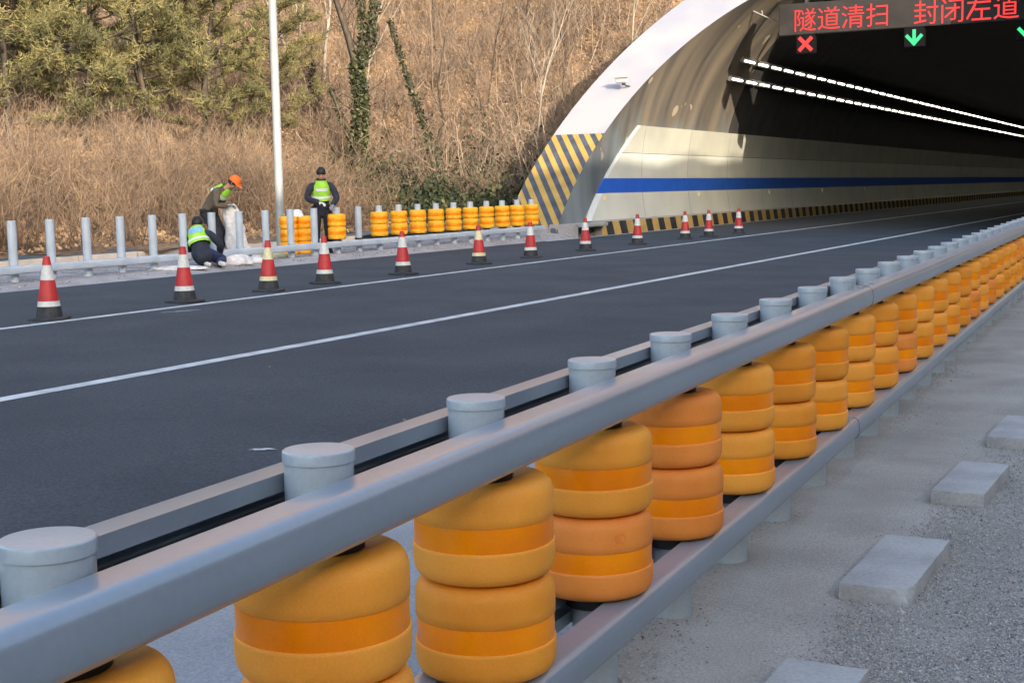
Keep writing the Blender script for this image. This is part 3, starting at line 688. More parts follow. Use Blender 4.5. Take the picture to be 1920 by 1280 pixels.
for n in range(NP_):
    s = S0+PITCH*n + (-.035 if n == 2 else 0)
    loc = near(s, 0, 0)
    if protoP is None: t = protoP = post_thing(loc, BETA, .978)
    else: t = dup(protoP, loc, BETA)
    t.rotation_euler[2] = BETA
    if n < 14: lab = f'grey capped steel post of the near roller barrier, {ordn(n)} from the left photo edge'
    else: lab = 'one of the small capped posts crowding at the far right of the near barrier'
    tag(t, lab, 'barrier post', 'capped posts of the near roller barrier')
    for lvl in (1, 0):
        f = pick.get((n, lvl), random.choice([0, 0, 1, 1, 2]) if n > 6 else 0)
        z = .306+.2405*lvl
        rz = random.uniform(0, 6.28)
        loc = near(S0+PITCH*n+random.uniform(-.004, .004), random.uniform(-.004, .004), z)
        key = foams[f]
        if key not in protoR: t = protoR[key] = roller_thing(loc, rz, key)
        else: t = dup(protoR[key], loc, rz)
        w_ = 'upper' if lvl else 'lower'
        shade = {'foam_yellow': 'yellow-orange', 'foam_amber': 'amber', 'foam_orange': 'pinkish orange'}[key]
        if n < 14: lab = f'{w_} {shade} foam roller on the {ordn(n)} near barrier post from the left'
        else: lab = f'one of the small {w_} rollers receding to the far right of the near barrier'
        tag(t, lab, 'roller', f'{w_} rollers of the near barrier')
# embossed diamond mark on a few rollers: part of that roller
def emboss(root, ang):
    mb = MB()
    def ridge(pts):
        P = []
        for a, z in pts: P.append((.1708*math.cos(a), .1708*math.sin(a), z))
        mb.tube(P, .0016, 5)
    for k in range(3):
        o_ = k*.045-.05
        ridge([(ang+o_+.05, .172+.014*2), (ang+o_, .185), (ang+o_+.05, .172)])
    ridge([(ang-.11, .160), (ang+.11, .160)]); ridge([(ang+.10, .20), (ang+.15, .186), (ang+.10, .172)])
    o_ = mb.build('embossed_mark', 'foam_orange', root)

emboss(protoR['foam_orange'], R(-43)-protoR['foam_orange'].rotation_euler[2])

# ================================================================== FAR BARRIER
FS0, FP = 14.2465, .72507
protoF = None; protoFR = None; protoFC = None
FB = far(0, 0, 0)
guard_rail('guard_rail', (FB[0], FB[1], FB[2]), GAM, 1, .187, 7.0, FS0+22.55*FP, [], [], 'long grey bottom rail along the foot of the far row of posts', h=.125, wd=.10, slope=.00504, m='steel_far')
for i in range(-2, 23):
    s = FS0+FP*i
    loc = far(s, 0, 0)
    roll = i == 11 or i >= 13
    if i < 11:
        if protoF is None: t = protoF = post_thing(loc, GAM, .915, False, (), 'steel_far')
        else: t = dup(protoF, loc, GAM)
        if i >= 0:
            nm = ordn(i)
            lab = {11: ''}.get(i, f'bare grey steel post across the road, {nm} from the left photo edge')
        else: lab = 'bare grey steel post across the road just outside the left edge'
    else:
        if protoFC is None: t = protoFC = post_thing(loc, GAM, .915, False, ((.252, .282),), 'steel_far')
        else: t = dup(protoFC, loc, GAM)
        lab = 'grey post with two rollers in front of the standing worker' if i == 11 else ('bare grey post with black collar between the worker and the roller row' if i == 12 else f'grey post through the {ordn(i-13)} roller pair from the left in the far row')
    t.rotation_euler = (0, 0, GAM)
    tag(t, lab, 'barrier post', 'posts of the far barrier across the road')
    if roll:
        for lvl in (1, 0):
            loc = far(s, 0, .284+.2515*lvl)
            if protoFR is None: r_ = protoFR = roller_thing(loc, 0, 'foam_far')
            else: r_ = dup(protoFR, loc, random.uniform(0, 6))
            w_ = 'upper' if lvl else 'lower'
            lab = f'{w_} bright orange roller on the post in front of the standing worker' if i == 11 else f'{w_} bright orange roller of the {ordn(i-13)} pair from the left, far row'
            r_.scale = (1.05,)*3
            tag(r_, lab, 'roller', 'bright orange rollers of the far barrier')
# loose rollers stacked on the ground behind the far posts
for (px_, s, d, w1) in (('a', 21.65, .75, 'left'), ('b', 21.97, .62, 'right')):
    for lvl in range(3):
        loc = far(s+random.uniform(-.01, .01), d, .005+.2515*lvl)
        r_ = dup(protoFR, loc, random.uniform(0, 6))
        r_.scale = (1.05,)*3
        tag(r_, f'{["bottom","middle","top"][lvl]} loose orange roller in the {w1} stack beside the lamp post', 'roller', 'loose orange rollers stacked behind the far posts')

# ================================================================== TRAFFIC CONES
CONES = [(-11.53, 11.26), (-11.61, 13.61), (-11.72, 15.48), (-11.82, 16.98), (-11.79, 19.14), (-11.98, 22.06), (-12.04, 24.29), (-12.15, 27.16), (-12.18, 30.19), (-12.14, 33.32), (-12.06, 34.90), (-12.00, 37.22)]
def cone_thing(loc, rz, white, lean=0):
    t = empty('traffic_cone', loc, rz)
    H = .70
    def rad(z): return .142-(z-.035)/(H-.035)*(.142-.034)
    def seg(z0, z1, name, m, add=0):
        mb = MB(); pr = [(rad(z0)-.01, z0), (rad(z0)+add, z0), (rad(z1)+add, z1), (rad(z1)-.01, z1)]
        mb.lathe(pr, 28); return mb.build(name, m, t, auto=.7)
    P = []
    mb = MB()
    V = []; n = 32
    for z, r in ((0, .205), (.02, .205), (.032, .19), (.036, .13)):
        for i in range(n):
            a = 2*PI*i/n; q = (abs(math.cos(a))**5+abs(math.sin(a))**5)**(-1/5); V.append((r*q*math.cos(a)*.98, r*q*math.sin(a)*.98, z))
    F = [(k*n+i, k*n+(i+1) % n, (k+1)*n+(i+1) % n, (k+1)*n+i) for k in range(3) for i in range(n)]+[tuple(range(n))[::-1], tuple(3*n+i for i in range(n))]
    mb.add(V, F); P.append(mb.build('base', 'cone_black', t, auto=.6))
    P.append(seg(.03, .148, 'lower_sleeve', 'cone_black', .002))
    P.append(seg(.149, .206, 'lower_band', white, .001))
    P.append(seg(.207, .437, 'body', 'cone_red'))
    P.append(seg(.438, .600, 'upper_band', white, .001))
    P.append(seg(.601, .688, 'tip', 'cone_red'))
    mb = MB(); mb.lathe([(rad(.688), .688), (rad(.688)-.004, .697), (rad(.688)-.012, .700), (.018, .700), (.018, .64)], 28); P.append(mb.build('rim', 'cone_red', t, auto=.7))
    KIDS[t.name] = P
    return t
pw = None; pc = None
extra = {0: 'nearest the left photo edge', 1: 'in front of the kneeling worker', 2: 'with cream bands and scuffed body, third from left', 3: 'in front of the standing worker', 4: 'standing before the first roller pair, fifth from the left', 5: 'with yellowed cream bands, sixth from the left', 6: 'before the last rollers and left of the tunnel foot', 7: 'in front of the drain mouth at the tunnel foot', 8: 'alone left of the group near the tunnel wall', 9: 'left one of the close pair by the tunnel wall', 10: 'right one of the close pair by the tunnel wall', 11: 'farthest right and smallest, by the tunnel wall'}
for i, (x, y) in enumerate(CONES):
    cream = i in (2, 5)
    z = road_z(x)+.001
    if cream:
        if pc is None: t = pc = cone_thing((x, y, z), .4, 'cone_cream')
        else: t = dup(pc, (x, y, z), random.uniform(0, 6))
    else:
        if pw is None: t = pw = cone_thing((x, y, z), .5, 'cone_white')
        else: t = dup(pw, (x, y, z), random.uniform(0, 6))
    if i: t.rotation_euler = (random.uniform(-.012, .012), random.uniform(-.012, .012), random.uniform(0, 6))
    tag(t, 'red and white traffic cone '+extra[i], 'traffic cone', 'traffic cones along the lane line')

# ================================================================== CONCRETE BLOCKS
def block(s0, s1, d0, d1, h, label, chip=False):
    cx, cy = (s0+s1)/2, (d0+d1)/2
    loc = near(cx, cy, 0)
    mb = MB(); mb.box((d0-d1)/2, (d1-d0)/2, (s0-s1)/2, (s1-s0)/2, -.06, h)
    me = bpy.data.meshes.new('concrete_block'); me.from_pydata(mb.v, [], mb.f)
    bm = bmesh.new(); bm.from_mesh(me)
    bmesh.ops.subdivide_edges(bm, edges=bm.edges[:], cuts=9, use_grid_fill=True)
    hx, hy = (d1-d0)/2, (s1-s0)/2
    for v in bm.verts:
        ex = abs(abs(v.co.x)-hx) < .002; ey = abs(abs(v.co.y)-hy) < .002; et = abs(v.co.z-h) < .002
        k = ex+ey+et
        if k >= 2:
            v.co.x *= 1-.012*random.random(); v.co.y *= 1-.006*random.random()
            if et: v.co.z -= .003*random.random()
        else: v.co += Vector((random.uniform(-.0012, .0012),)*3)
        if chip:
            c = Vector((hx, -hy, h)); dd = (v.co-c).length
            if dd < .055: v.co += Vector((-.03, .03, -.014))*(1-dd/.055)
    for f in bm.faces: f.smooth = True
    for e in bm.edges: e.smooth = e.calc_face_angle(0) < .5
    bm.to_mesh(me); bm.free(); me.materials.append(MATS['concrete'])
    o = bpy.data.objects.new('concrete_block', me); col.objects.link(o); o.location = loc; o.rotation_euler = (random.uniform(-.01, .01), 0, BETA-.055)
    tag(o, label, 'concrete block', 'concrete blocks in the sand'); return o
block(3.18, 3.92, -.73, -.49, .085, 'flat concrete block cut by the bottom photo edge, nearest of the row')
block(4.75, 5.49, -.76, -.515, .085, 'flat concrete block with a chipped front corner half sunk in the gravel', True)
block(6.345, 7.12, -.84, -.61, .085, 'flat concrete block between the chipped block and the farthest one')
block(7.85, 8.60, -.95, -.70, .085, 'farthest flat concrete block, cut by the right photo edge')

# ================================================================== LAMP POST
lp = empty('lamp_post', (*far(23.17, 2.2)[:2], .255), 0, 'tall pale lamp post behind the far posts, reaching the top of the photo', 'lamp post')
mb = MB(); mb.lathe([(.092, 0), (.090, 1.5), (.085, 4), (.072, 9.5)], 32); mb.build('pole', 'pole_grey', lp, auto=.8)
mb = MB(); mb.box(-.2, .2, -.2, .2, -.02, .02)
for a in (-.15, .15):
    for b in (-.15, .15): mb.lathe([(.018, .02), (.018, .06)], 8, (a, b, 0))
mb.build('base_plate', 'pole_grey', lp)
mb = MB(); mb.box(.082, .096, -.05, .05, .45, .75); mb.build('service_door', 'pole_grey', lp, bevel=.004)
mb = MB(); mb.tube([(0, 0, 9.45), (.5, -.05, 9.9), (1.6, -.15, 10.1)], [.05, .04, .035], 10); mb.build('arm', 'pole_grey', lp)
mb = MB(); mb.ell((1.95, -.18, 10.12), (.42, .15, .07), 16, 8); mb.build('lamp_head', 'pole_grey', lp, smooth=True)

# camera on the portal ring
cc = empty('security_camera', (-15.52, 37.83, 4.42), 0, 'small white security camera bolted to the white portal ring', 'security camera')
mb = MB(); mb.box(-.24, .10, -.42, -.24, .02, .16); mb.build('body', 'ring_white', cc, bevel=.02)
mb = MB(); mb.box(-.27, .13, -.46, -.22, .162, .175); mb.build('hood', 'ring_white', cc)
mb = MB(); mb.tube([(-.06, -.32, .04), (.02, -.2, -.05), (.12, .05, -.08), (.34, .02, -.04)], .022, 8); mb.box(-.05, .05, -.36, -.30, -.05, .04); mb.build('bracket', 'dark_metal', cc)

# concrete apron where the far barrier meets the portal foot
mb = MB(); mb.add([(-15.6, 31.2, .30), (-17.6, 31.2, .30), (-17.6, 33.2, .46), (-15.62, 32.9, .46), (-15.6, 31.2, .05), (-17.6, 31.2, .05), (-17.6, 33.2, .05), (-15.62, 32.9, .05)], [(0,3,2,1),(4,5,6,7),(0,1,5,4),(1,2,6,5),(2,3,7,6),(3,0,4,7)])
tag(mb.build('concrete_apron', 'gutter', bevel=.02), 'rough pale concrete apron joining the far barrier to the striped portal foot', 'concrete slab')
mb = MB(); mb.tube([(-16.6, 32.3, .45), (-16.45, 32.6, 1.3)], .02, 6)
tag(mb.build('thin_rod', 'pole_grey'), 'thin pale rod leaning against the hazard stripes of the portal', 'rod')
# ================================================================== VEGETATION
def seg_tree(rs, height, r0, spread, levels, lean=(0, 0), kids=(5, 4, 3), curve=.12, first=.3):
    """returns lists of segments (p0, p1, r0, r1) of a branching bare tree"""
    segs = []; tips = []
    def grow(p, d, L, r, lv):
        n = 5 if lv == 0 else 3
        pts = [p]; dd = d.normalized()
        for k in range(n):
            dd = (dd+Vector((rs.uniform(-1, 1), rs.uniform(-1, 1), rs.uniform(-.3, .6)))*curve).normalized()
            q = pts[-1]+dd*L/n; segs.append((pts[-1], q, r*(1-k/n*.75), r*(1-(k+1)/n*.75))); pts.append(q)
        if lv < levels:
            for j in range(kids[lv]):
                f = first+(1-first)*(j+rs.random())/kids[lv]; i = min(n-1, int(f*n)); b = pts[i]+(pts[i+1]-pts[i])*(f*n-i)
                a = rs.uniform(0, 2*PI); side = Vector((math.cos(a), math.sin(a), 0)); nd = (dd*(1.0-spread)+side*spread+Vector((0, 0, .25))).normalized()
                grow(b, nd, L*rs.uniform(.38, .6)*(1.15-f*.4), r*(1-f*.7)*.55, lv+1)
        else: tips.append(pts[-1])
    grow(Vector((0, 0, -.3)), Vector((lean[0], lean[1], 1)), height, r0, 0)
    return segs, tips
def seg_arrays(segs):
    return (np.array([s[0] for s in segs]), np.array([s[1] for s in segs]), np.array([s[2] for s in segs]), np.array([s[3] for s in segs]))
def bare_proto(seed, h, r0, spread, m, lean=(0, 0), kids=(7, 5, 3), levels=3, minr=.004, **k):
    rs = random.Random(seed); segs, tips = seg_tree(rs, h, r0, spread, levels, lean, kids, **k)
    P0, P1, A, B = seg_arrays(segs); A = np.maximum(A, minr); B = np.maximum(B, minr*.8)
    big = A > max(.012, r0*.35)
    t = empty('bare_tree')
    v, f = prisms(P0[big], P1[big], A[big], B[big]); a = np_mesh('trunk', v, f, m, t)
    v, f = prisms(P0[~big], P1[~big], A[~big], B[~big]); b = np_mesh('branches', v, f, m, t)
    KIDS[t.name] = [a, b]
    return t, segs
# --- bare saplings on the slope
protos = []
for sd_, h, r, sprd, m, ln in ((1, 5.2, .045, .55, 'bark_brown', (.05, 0)), (2, 4.2, .035, .6, 'bark_brown', (-.12, .02)), (3, 6.0, .05, .45, 'bark_pale', (-.10, 0)), (4, 3.4, .03, .65, 'bark_dark', (.1, 0)), (5, 5.5, .05, .5, 'bark_dark', (.0, .05))):
    protos.append(bare_proto(sd_, h, r, sprd, m, ln)[0])
spots = [(-24.0, 41.2, 0, 1.0), (-22.6, 43.4, 1, .9), (-26.5, 40.6, 2, 1.0), (-20.6, 42.3, 3, 1.0), (-25.6, 44.2, 4, .9), (-21.6, 40.0, 1, .8), (-29.4, 41.0, 2, .9), (-28.3, 38.4, 0, .8),
         (-19.3, 44.0, 0, .8), (-20.2, 46.5, 2, .8), (-23.2, 46.0, 0, .9), (-27.8, 44.0, 4, 1.0), (-31.5, 40.5, 1, 1.1), (-18.4, 45.6, 3, .9), (-24.6, 38.6, 3, .9), (-26.8, 37.2, 1, .8),
         (-22.2, 41.6, 4, .8), (-17.6, 47.0, 1, 1.0), (-29.9, 43.8, 3, 1.2), (-21.0, 44.9, 1, .7), (-33.5, 37.0, 2, .9), (-35.5, 34.0, 2, 1.0), (-31.2, 36.2, 4, .8), (-30.2, 33.8, 3, 1.1)]
used = set()
desc = {0: 'brown', 1: 'crooked brown', 2: 'pale straight', 3: 'small dark', 4: 'dark slender'}
for i, (x, y, k, s_) in enumerate(spots):
    p = protos[k]
    if k not in used: t = p; used.add(k)
    else:
        t = p.copy(); col.objects.link(t)
        for c in KIDS[p.name]: d = c.copy(); col.objects.link(d); d.parent = t
    t.location = (x, y, hz(x, y)); t.rotation_euler = (0, 0, i*1.9); t.scale = (s_,)*3
    tag(t, f'one of the {desc[k]} leafless saplings scattered over the sunlit leafy slope', 'tree', f'{desc[k]} bare saplings on the slope')
# two pale trunks right of the lamp post
for (x, y, ln, lab) in ((-29.0, 40.4, (-.22, -.05), 'pale leaning birch-like trunk just right of the lamp post, the left of two'), (-28.2, 40.8, (-.04, 0), 'pale upright birch-like trunk with yellow leaves near its foot, right of the leaning one')):
    t, sg = bare_proto(int(-x*10), 7.5, .07, .45, 'bark_pale', ln, kids=(5, 3, 2))
    t.location = (x, y, hz(x, y)); tag(t, lab, 'tree')
# --- ivy covered trees
def ivy_on(segs, n, rad, name, root, m='ivy_trunk', zmax=9, size=.11):
    w_ = np.array([(s[1]-s[0]).length*(s[2]+.03) for s in segs]); w_ /= w_.sum()
    idx = rng.choice(len(segs), n, p=w_); t_ = rng.random(n)
    P0, P1, A, B = seg_arrays(segs)
    c = P0[idx]+(P1[idx]-P0[idx])*t_[:, None]+rand_unit(n)*(A[idx][:, None]+rng.uniform(.2, 1, (n, 1))*rad)
    c = c[c[:, 2] < zmax]
    v, f = leaves(c, size); return np_mesh(name, v, f, m, root)
rs = random.Random(5)
t = empty('ivy_tree', (-23.85, 36.3, 1.75), 0, 'thick forked tree trunk wrapped in green ivy, right of the standing worker', 'tree')
def path(pts, r0, r1, wig=.03):
    out = []; n = len(pts)-1; tot = 0
    for i in range(n):
        a, b = Vector(pts[i]), Vector(pts[i+1])
        for k in range(4):
            p = a+(b-a)*k/4; q = a+(b-a)*(k+1)/4; f0 = (i*4+k)/(n*4); f1 = (i*4+k+1)/(n*4)
            out.append((p, q, r0+(r1-r0)*f0, r0+(r1-r0)*f1))
    return out
# camera-side right is roughly (+.89, +.46): build the fork across that direction
def RR(a, z, d=0): return (a*.89-d*.46, a*.46+d*.89, z)
stem = path([RR(0, -.4), RR(0, 1.0), RR(.12, 2.4), RR(.0, 3.6)], .17, .13)
left = path([RR(0, 3.5), RR(-.25, 4.5), RR(-.62, 5.7), RR(-.95, 7.4)], .12, .06)
right = path([RR(.03, 3.4), RR(.45, 4.3), RR(.62, 5.6), RR(.8, 7.4)], .11, .06)
mid = path([RR(.05, 3.7), RR(.22, 4.6), RR(.15, 6.2), RR(.3, 7.4)], .05, .03)
tw = []
for base in left+right+stem[6:]:
    if rs.random() < .7:
        d = Vector((rs.uniform(-1, 1), rs.uniform(-1, 1), rs.uniform(.1, .9))).normalized(); p = base[0]
        for k in range(4):
            q = p+d*rs.uniform(.25, .5); tw.append((p, q, .02-.004*k, .016-.003*k)); p = q; d = (d+Vector((rs.uniform(-.5, .5), rs.uniform(-.5, .5), .1))).normalized()
            if rs.random() < .8: e = (d+Vector((rs.uniform(-.8, .8), rs.uniform(-.8, .8), .2))).normalized(); tw.append((p, p+e*.5, .009, .005))
v, f = prisms(*seg_arrays(stem+left+right+mid)); np_mesh('trunk', v, f, 'bark_dark', t)
v, f = prisms(*seg_arrays(tw)); np_mesh('branches', v, f, 'bark_dark', t)
ivy_on(stem+stem+right+mid[:8], 4600, .15, 'ivy', t)
def ivy_tree(loc, pts, lab, n=1500, rad=.12, extra=()):
    t = empty('ivy_tree', (*loc, hz(*loc)-.05), 0, lab, 'tree')
    st_ = path([RR(*p) for p in pts], .09, .04); al = list(st_)
    for e in extra: al += path([RR(*p) for p in e], .05, .02)
    tw = []
    for base in al[4:]:
        for _ in range(2):
            d = Vector((rs.uniform(-1, 1), rs.uniform(-1, 1), rs.uniform(0, 1))).normalized(); p = base[0]
            for k in range(3):
                q = p+d*rs.uniform(.2, .45); tw.append((p, q, .013-.003*k, .010-.003*k)); p = q; d = (d+Vector((rs.uniform(-.6, .6), rs.uniform(-.6, .6), .1))).normalized()
    v, f = prisms(*seg_arrays(al)); np_mesh('trunk', v, f, 'bark_dark', t)
    v, f = prisms(*seg_arrays(tw)); np_mesh('branches', v, f, 'bark_brown', t)
    ivy_on(st_, n, rad, 'ivy', t)
ivy_tree((-22.2, 38.2), [(0, -.2), (-.15, 1.2), (-.5, 2.4), (-.9, 3.6), (-1.35, 5.2)], 'leaning ivy clad tree in the middle of the slope left of the tunnel', 800, .09, ([(-.15, 1.0), (.25, 2.0), (.1, 3.2), (.35, 4.6)],))
ivy_tree((-23.2, 36.0), [(0, -.2), (-.3, .9), (-.75, 2.0), (-1.2, 3.2)], 'thin leaning ivy stem between the big forked tree and the central ivy tree', 350, .09)
ivy_tree((-27.7, 39.6), [(0, -.2), (-.05, .7), (-.1, 1.6)], 'short ivy wrapped stump at the feet of the two pale trunks', 600, .18)
# --- pines
def pine_proto(seed, h, crown0, rad, n_limbs):
    rs = random.Random(seed); segs = []; tufts = []
    p = Vector((0, 0, -.3)); d = Vector((rs.uniform(-.12, .12), rs.uniform(-.12, .12), 1)).normalized(); N = 10; spine = [p]
    for k in range(N):
        d = (d+Vector((rs.uniform(-.1, .1), rs.uniform(-.1, .1), .1))).normalized(); q = p+d*h/N; segs.append((p, q, .13*(1-k/N*.8), .13*(1-(k+1)/N*.8))); p = q; spine.append(p)
    trunk = list(segs); limbs = []
    for j in range(n_limbs):
        f = crown0+(1-crown0)*(j+rs.random())/n_limbs; i = min(N-1, int(f*N)); b = spine[i]+(spine[i+1]-spine[i])*(f*N-i)
        a = j*2.4+rs.uniform(-.4, .4); L = rad*(1.05-abs(f-crown0-.25)*.9)*rs.uniform(.7, 1.15); d = Vector((math.cos(a), math.sin(a), rs.uniform(-.05, .35))).normalized(); p = b
        for k in range(5):
            q = p+d*L/5; limbs.append((p, q, .035*(1-k/6), .035*(1-(k+1)/6)))
            if k > 0:
                for _ in range(3):
                    e = (d*.7+Vector((rs.uniform(-.9, .9), rs.uniform(-.9, .9), rs.uniform(-.1, .7)))).normalized(); l2 = rs.uniform(.3, .75); m_ = p+(q-p)*rs.random()
                    limbs.append((m_, m_+e*l2, .012, .007))
                    for u in (.35, .6, .8, 1.0): tufts.append((m_+e*l2*u, e))
            p = q; d = (d+Vector((rs.uniform(-.25, .25), rs.uniform(-.25, .25), rs.uniform(-.05, .22)))).normalized()
        tufts.append((p, d))
    t = empty('pine_tree')
    v, f = prisms(*seg_arrays(trunk)); a = np_mesh('trunk', v, f, 'bark_dark', t)
    v, f = prisms(*seg_arrays(limbs)); b = np_mesh('limbs', v, f, 'bark_dark', t)
    C = np.array([q[0] for q in tufts]); D = np.array([q[1] for q in tufts]); K = 14
    C = np.repeat(C, K, 0)+rng.normal(0, .05, (len(tufts)*K, 3)); D = np.repeat(D, K, 0)
    E = D*.55+rand_unit(len(D))+np.array([0, 0, .25]); E /= np.linalg.norm(E, axis=1, keepdims=True)
    L = rng.uniform(.10, .21, len(E))[:, None]
    v, f = ribbons(C, C+E*L, .024, .008); c = np_mesh('needles', v, f, 'needles', t)
    KIDS[t.name] = [a, b, c]; return t
pines = [pine_proto(21, 8.2, .15, 2.5, 36), pine_proto(22, 7.5, .13, 2.3, 34), pine_proto(23, 8.8, .19, 2.7, 37)]
PS = [(-29.3, 27.6, 0, .95, 'spreading pine with a dark forked lower limb at the left edge'),
      (-28.4, 29.5, 1, 1.0, 'pine with a dark ivy covered trunk, second from the left'),
      (-28.0, 31.6, 2, .9, 'pine in the middle of the left group above the dry shrubs'),
      (-27.4, 33.4, 1, 1.0, 'dense pine left of the lamp post with low hanging branches'),
      (-27.0, 36.2, 0, .72, 'low pine whose branches show on both sides of the lamp post'),
      (-32.5, 28.6, 2, .95, 'pine behind the leftmost one, cut by the top left corner'),
      (-33.0, 33.5, 1, 1.05, 'tall pine standing higher up behind the left group'),
      (-31.6, 37.4, 0, .9, 'back row pine reaching the top edge left of the lamp post'),
      (-32.2, 30.8, 0, .85, 'back row pine between the two leftmost trees')]
used = set()
for i, (x, y, k, s_, lab) in enumerate(PS):
    p = pines[k]
    if k not in used: t = p; used.add(k)
    else:
        t = p.copy(); col.objects.link(t)
        for c in KIDS[p.name]: d = c.copy(); col.objects.link(d); d.parent = t
    t.location = (x, y, hz(x, y)-.1); t.rotation_euler = (0, 0, i*2.3+.4); t.scale = (s_,)*3
    tag(t, lab, 'pine tree', 'pines on the left slope')
extra_spots = [(-25.0+2.9*((i*7) % 5)-1.3*(i % 3), 38.6+.62*i) for i in range(16)]
for i, (x, y) in enumerate(extra_spots):
    p = protos[(i*3+1) % 5]; t = p.copy(); col.objects.link(t)
    for c in KIDS[p.name]: d = c.copy(); col.objects.link(d); d.parent = t
    x = max(-32, min(-17.6 if y > 42 else -19.5, x-.25*(i % 4)))
    t.location = (x, y, hz(x, y)); t.rotation_euler = (0, 0, i*2.1+.5); t.scale = (.75+.05*(i % 4),)*3
    k = (i*3+1) % 5
    tag(t, f'one of the {desc[k]} leafless saplings scattered over the sunlit leafy slope', 'tree', f'{desc[k]} bare saplings on the slope')
# --- dry brush hedge along the slope foot (uncountable twigs)
def brush(n_sh, xr, yr, hrange, stems, side, dens=None):
    P0s = []; P1s = []; W = []
    for _ in range(n_sh):
        x = rng.uniform(*xr); y = rng.uniform(*yr)
        if dens and rng.random() > dens(x, y): continue
        z = hz(x, y)-.02; H = rng.uniform(*hrange)
        for k in range(stems):
            a = rng.uniform(0, 2*PI); tilt = rng.uniform(.05, .55); p = np.array([x+rng.normal(0, .12), y+rng.normal(0, .12), z]); d = np.array([math.cos(a)*tilt, math.sin(a)*tilt, 1.0]); d /= np.linalg.norm(d)
            L = H*rng.uniform(.6, 1.1)/4
            for j in range(4):
                d = d+rng.normal(0, .13, 3)+np.array([math.cos(a), math.sin(a), -.35])*.07*j; d /= np.linalg.norm(d); q = p+d*L
                P0s.append(p); P1s.append(q); W.append(.017-.0033*j)
                for _s in range(side):
                    m_ = p+(q-p)*rng.random(); e = d+rng.normal(0, .6, 3); e /= np.linalg.norm(e); l2 = rng.uniform(.12, .42)
                    P0s.append(m_); P1s.append(m_+e*l2); W.append(.009)
                p = q
    return np.array(P0s), np.array(P1s), np.array(W)
P0, P1, W = brush(1500, (-25.6, -19.5), (8, 37.5), (.9, 2.6), 11, 2, lambda x, y: (.62+.5*math.sin(x*1.9+y*.8)*math.cos(y*1.3-x*.7))*((1 if x < -20.3 else .6) if y < 31 else max(.12, 1-(y-31)/1.6)) if x < -19.9+.0459*y-.5 else 0)
V, F = ribbons(P0, P1, W, W*.6)
tag(np_mesh('dry_brush', V, F, 'twig_dry'), 'dense brown leafless brush forming a hedge along the foot of the slope', 'shrubs', kind='stuff')
P0, P1, W = brush(2000, (-37, -16.9), (35.5, 50), (.7, 2.6), 6, 2, lambda x, y: 1 if y > 36.5-(x+20)*.1 else 0)
V, F = ribbons(P0, P1, W*.9, W*.5)
P0, P1, W = brush(130, (-36, -17.5), (36.5, 49), (3.0, 5.2), 2, 4); V2, F2 = ribbons(P0, P1, W*1.7, W*1.2); V, F = merge([(V, F), (V2, F2)])
P0, P1, W = brush(1000, (-38, -25), (18, 38), (.8, 2.2), 7, 1)
V2, F2 = ribbons(P0, P1, W*.95, W*.5); V, F = merge([(V, F), (V2, F2)])
tag(np_mesh('hill_scrub', V, F, 'twig_hill'), 'thin tangled bare scrub covering the sunlit hillside', 'shrubs', kind='stuff')
# --- fallen leaves over the slope
n = 95000
X = rng.uniform(-44, -15.5, n); Y = rng.uniform(16, 54, n)
ok = ((X < -19.8+.0459*Y-.6) | (Y > 36.4)) & ((X < -17.3) | (Y > 44))
X, Y = X[ok], Y[ok]; Zh = np.array([hz(a, b) for a, b in zip(X, Y)])+rng.uniform(0, .07, len(X))
v, f = leaves(np.stack([X, Y, Zh], 1), .085, .5, np.tile(np.array([[.5, -.55, .75]]), (len(X), 1)))
tag(np_mesh('leaf_litter', v, f, 'litter'), 'orange and tan fallen leaves covering the sunlit slope', 'leaves', kind='stuff')
# --- ivy ground cover beside the portal and greens in the brush
n = 24000
X = rng.normal(-21.0, 2.1, n); Y = rng.normal(36.3, 2.0, n)
k = np.sin(X*1.7+Y)*np.cos(Y*1.9-X*.6)+rng.normal(0, .35, n) > -.25
ok = (X > -25.5) & (X < -17.3) & (Y > 31.8) & ((X < -19.0) | (Y > 34.6)) & k; X, Y = X[ok], Y[ok]
Zh = np.array([hz(a, b) for a, b in zip(X, Y)])+rng.exponential(.22, len(X))
v, f = leaves(np.stack([X, Y, Zh], 1), .12)
tag(np_mesh('ivy_cover', v, f, 'ivy'), 'dark green ivy and low shrubs covering the ground beside the striped portal foot', 'ivy', kind='stuff')
# --- gravel, twigs and leaves on the ground
n = 90000
X = rng.uniform(-1.22, -.15, n); Y = 3.2+rng.exponential(2.3, n)
k = rng.random(n) < np.clip((X+1.16+.03*np.sin(Y*4))*6, 0.02, 1); X, Y = X[k], Y[k]
sz = rng.uniform(.0022, .0052, len(X))*(1+(rng.random(len(X)) < .05)*.7)
def pebbles(X, Y, Z, sz):
    base = np.array([[1, 0, 0], [0, 1, 0], [-1, 0, 0], [0, -1, 0], [0, 0, .75], [0, 0, -.6]], float)
    n = len(X); s = sz[:, None, None]*rng.uniform(.6, 1.3, (n, 6, 1)); a = rng.uniform(0, 2*PI, n); ca, sa = np.cos(a), np.sin(a)
    b = np.stack([base[None, :, 0]*ca[:, None]-base[None, :, 1]*sa[:, None], base[None, :, 0]*sa[:, None]+base[None, :, 1]*ca[:, None], np.repeat(base[None, :, 2], n, 0)], 2)
    V = (b*s+np.stack([X, Y, Z], 1)[:, None, :]).reshape(-1, 3)
    T = np.array([[0, 1, 4], [1, 2, 4], [2, 3, 4], [3, 0, 4], [1, 0, 5], [2, 1, 5], [3, 2, 5], [0, 3, 5]])
    F = (np.arange(n)[:, None, None]*6+T[None]).reshape(-1, 3); return V, F
Zg = np.array([gz(a, b) for a, b in zip(X, Y)])+.007
V1, F1 = pebbles(X, Y, Zg, sz)
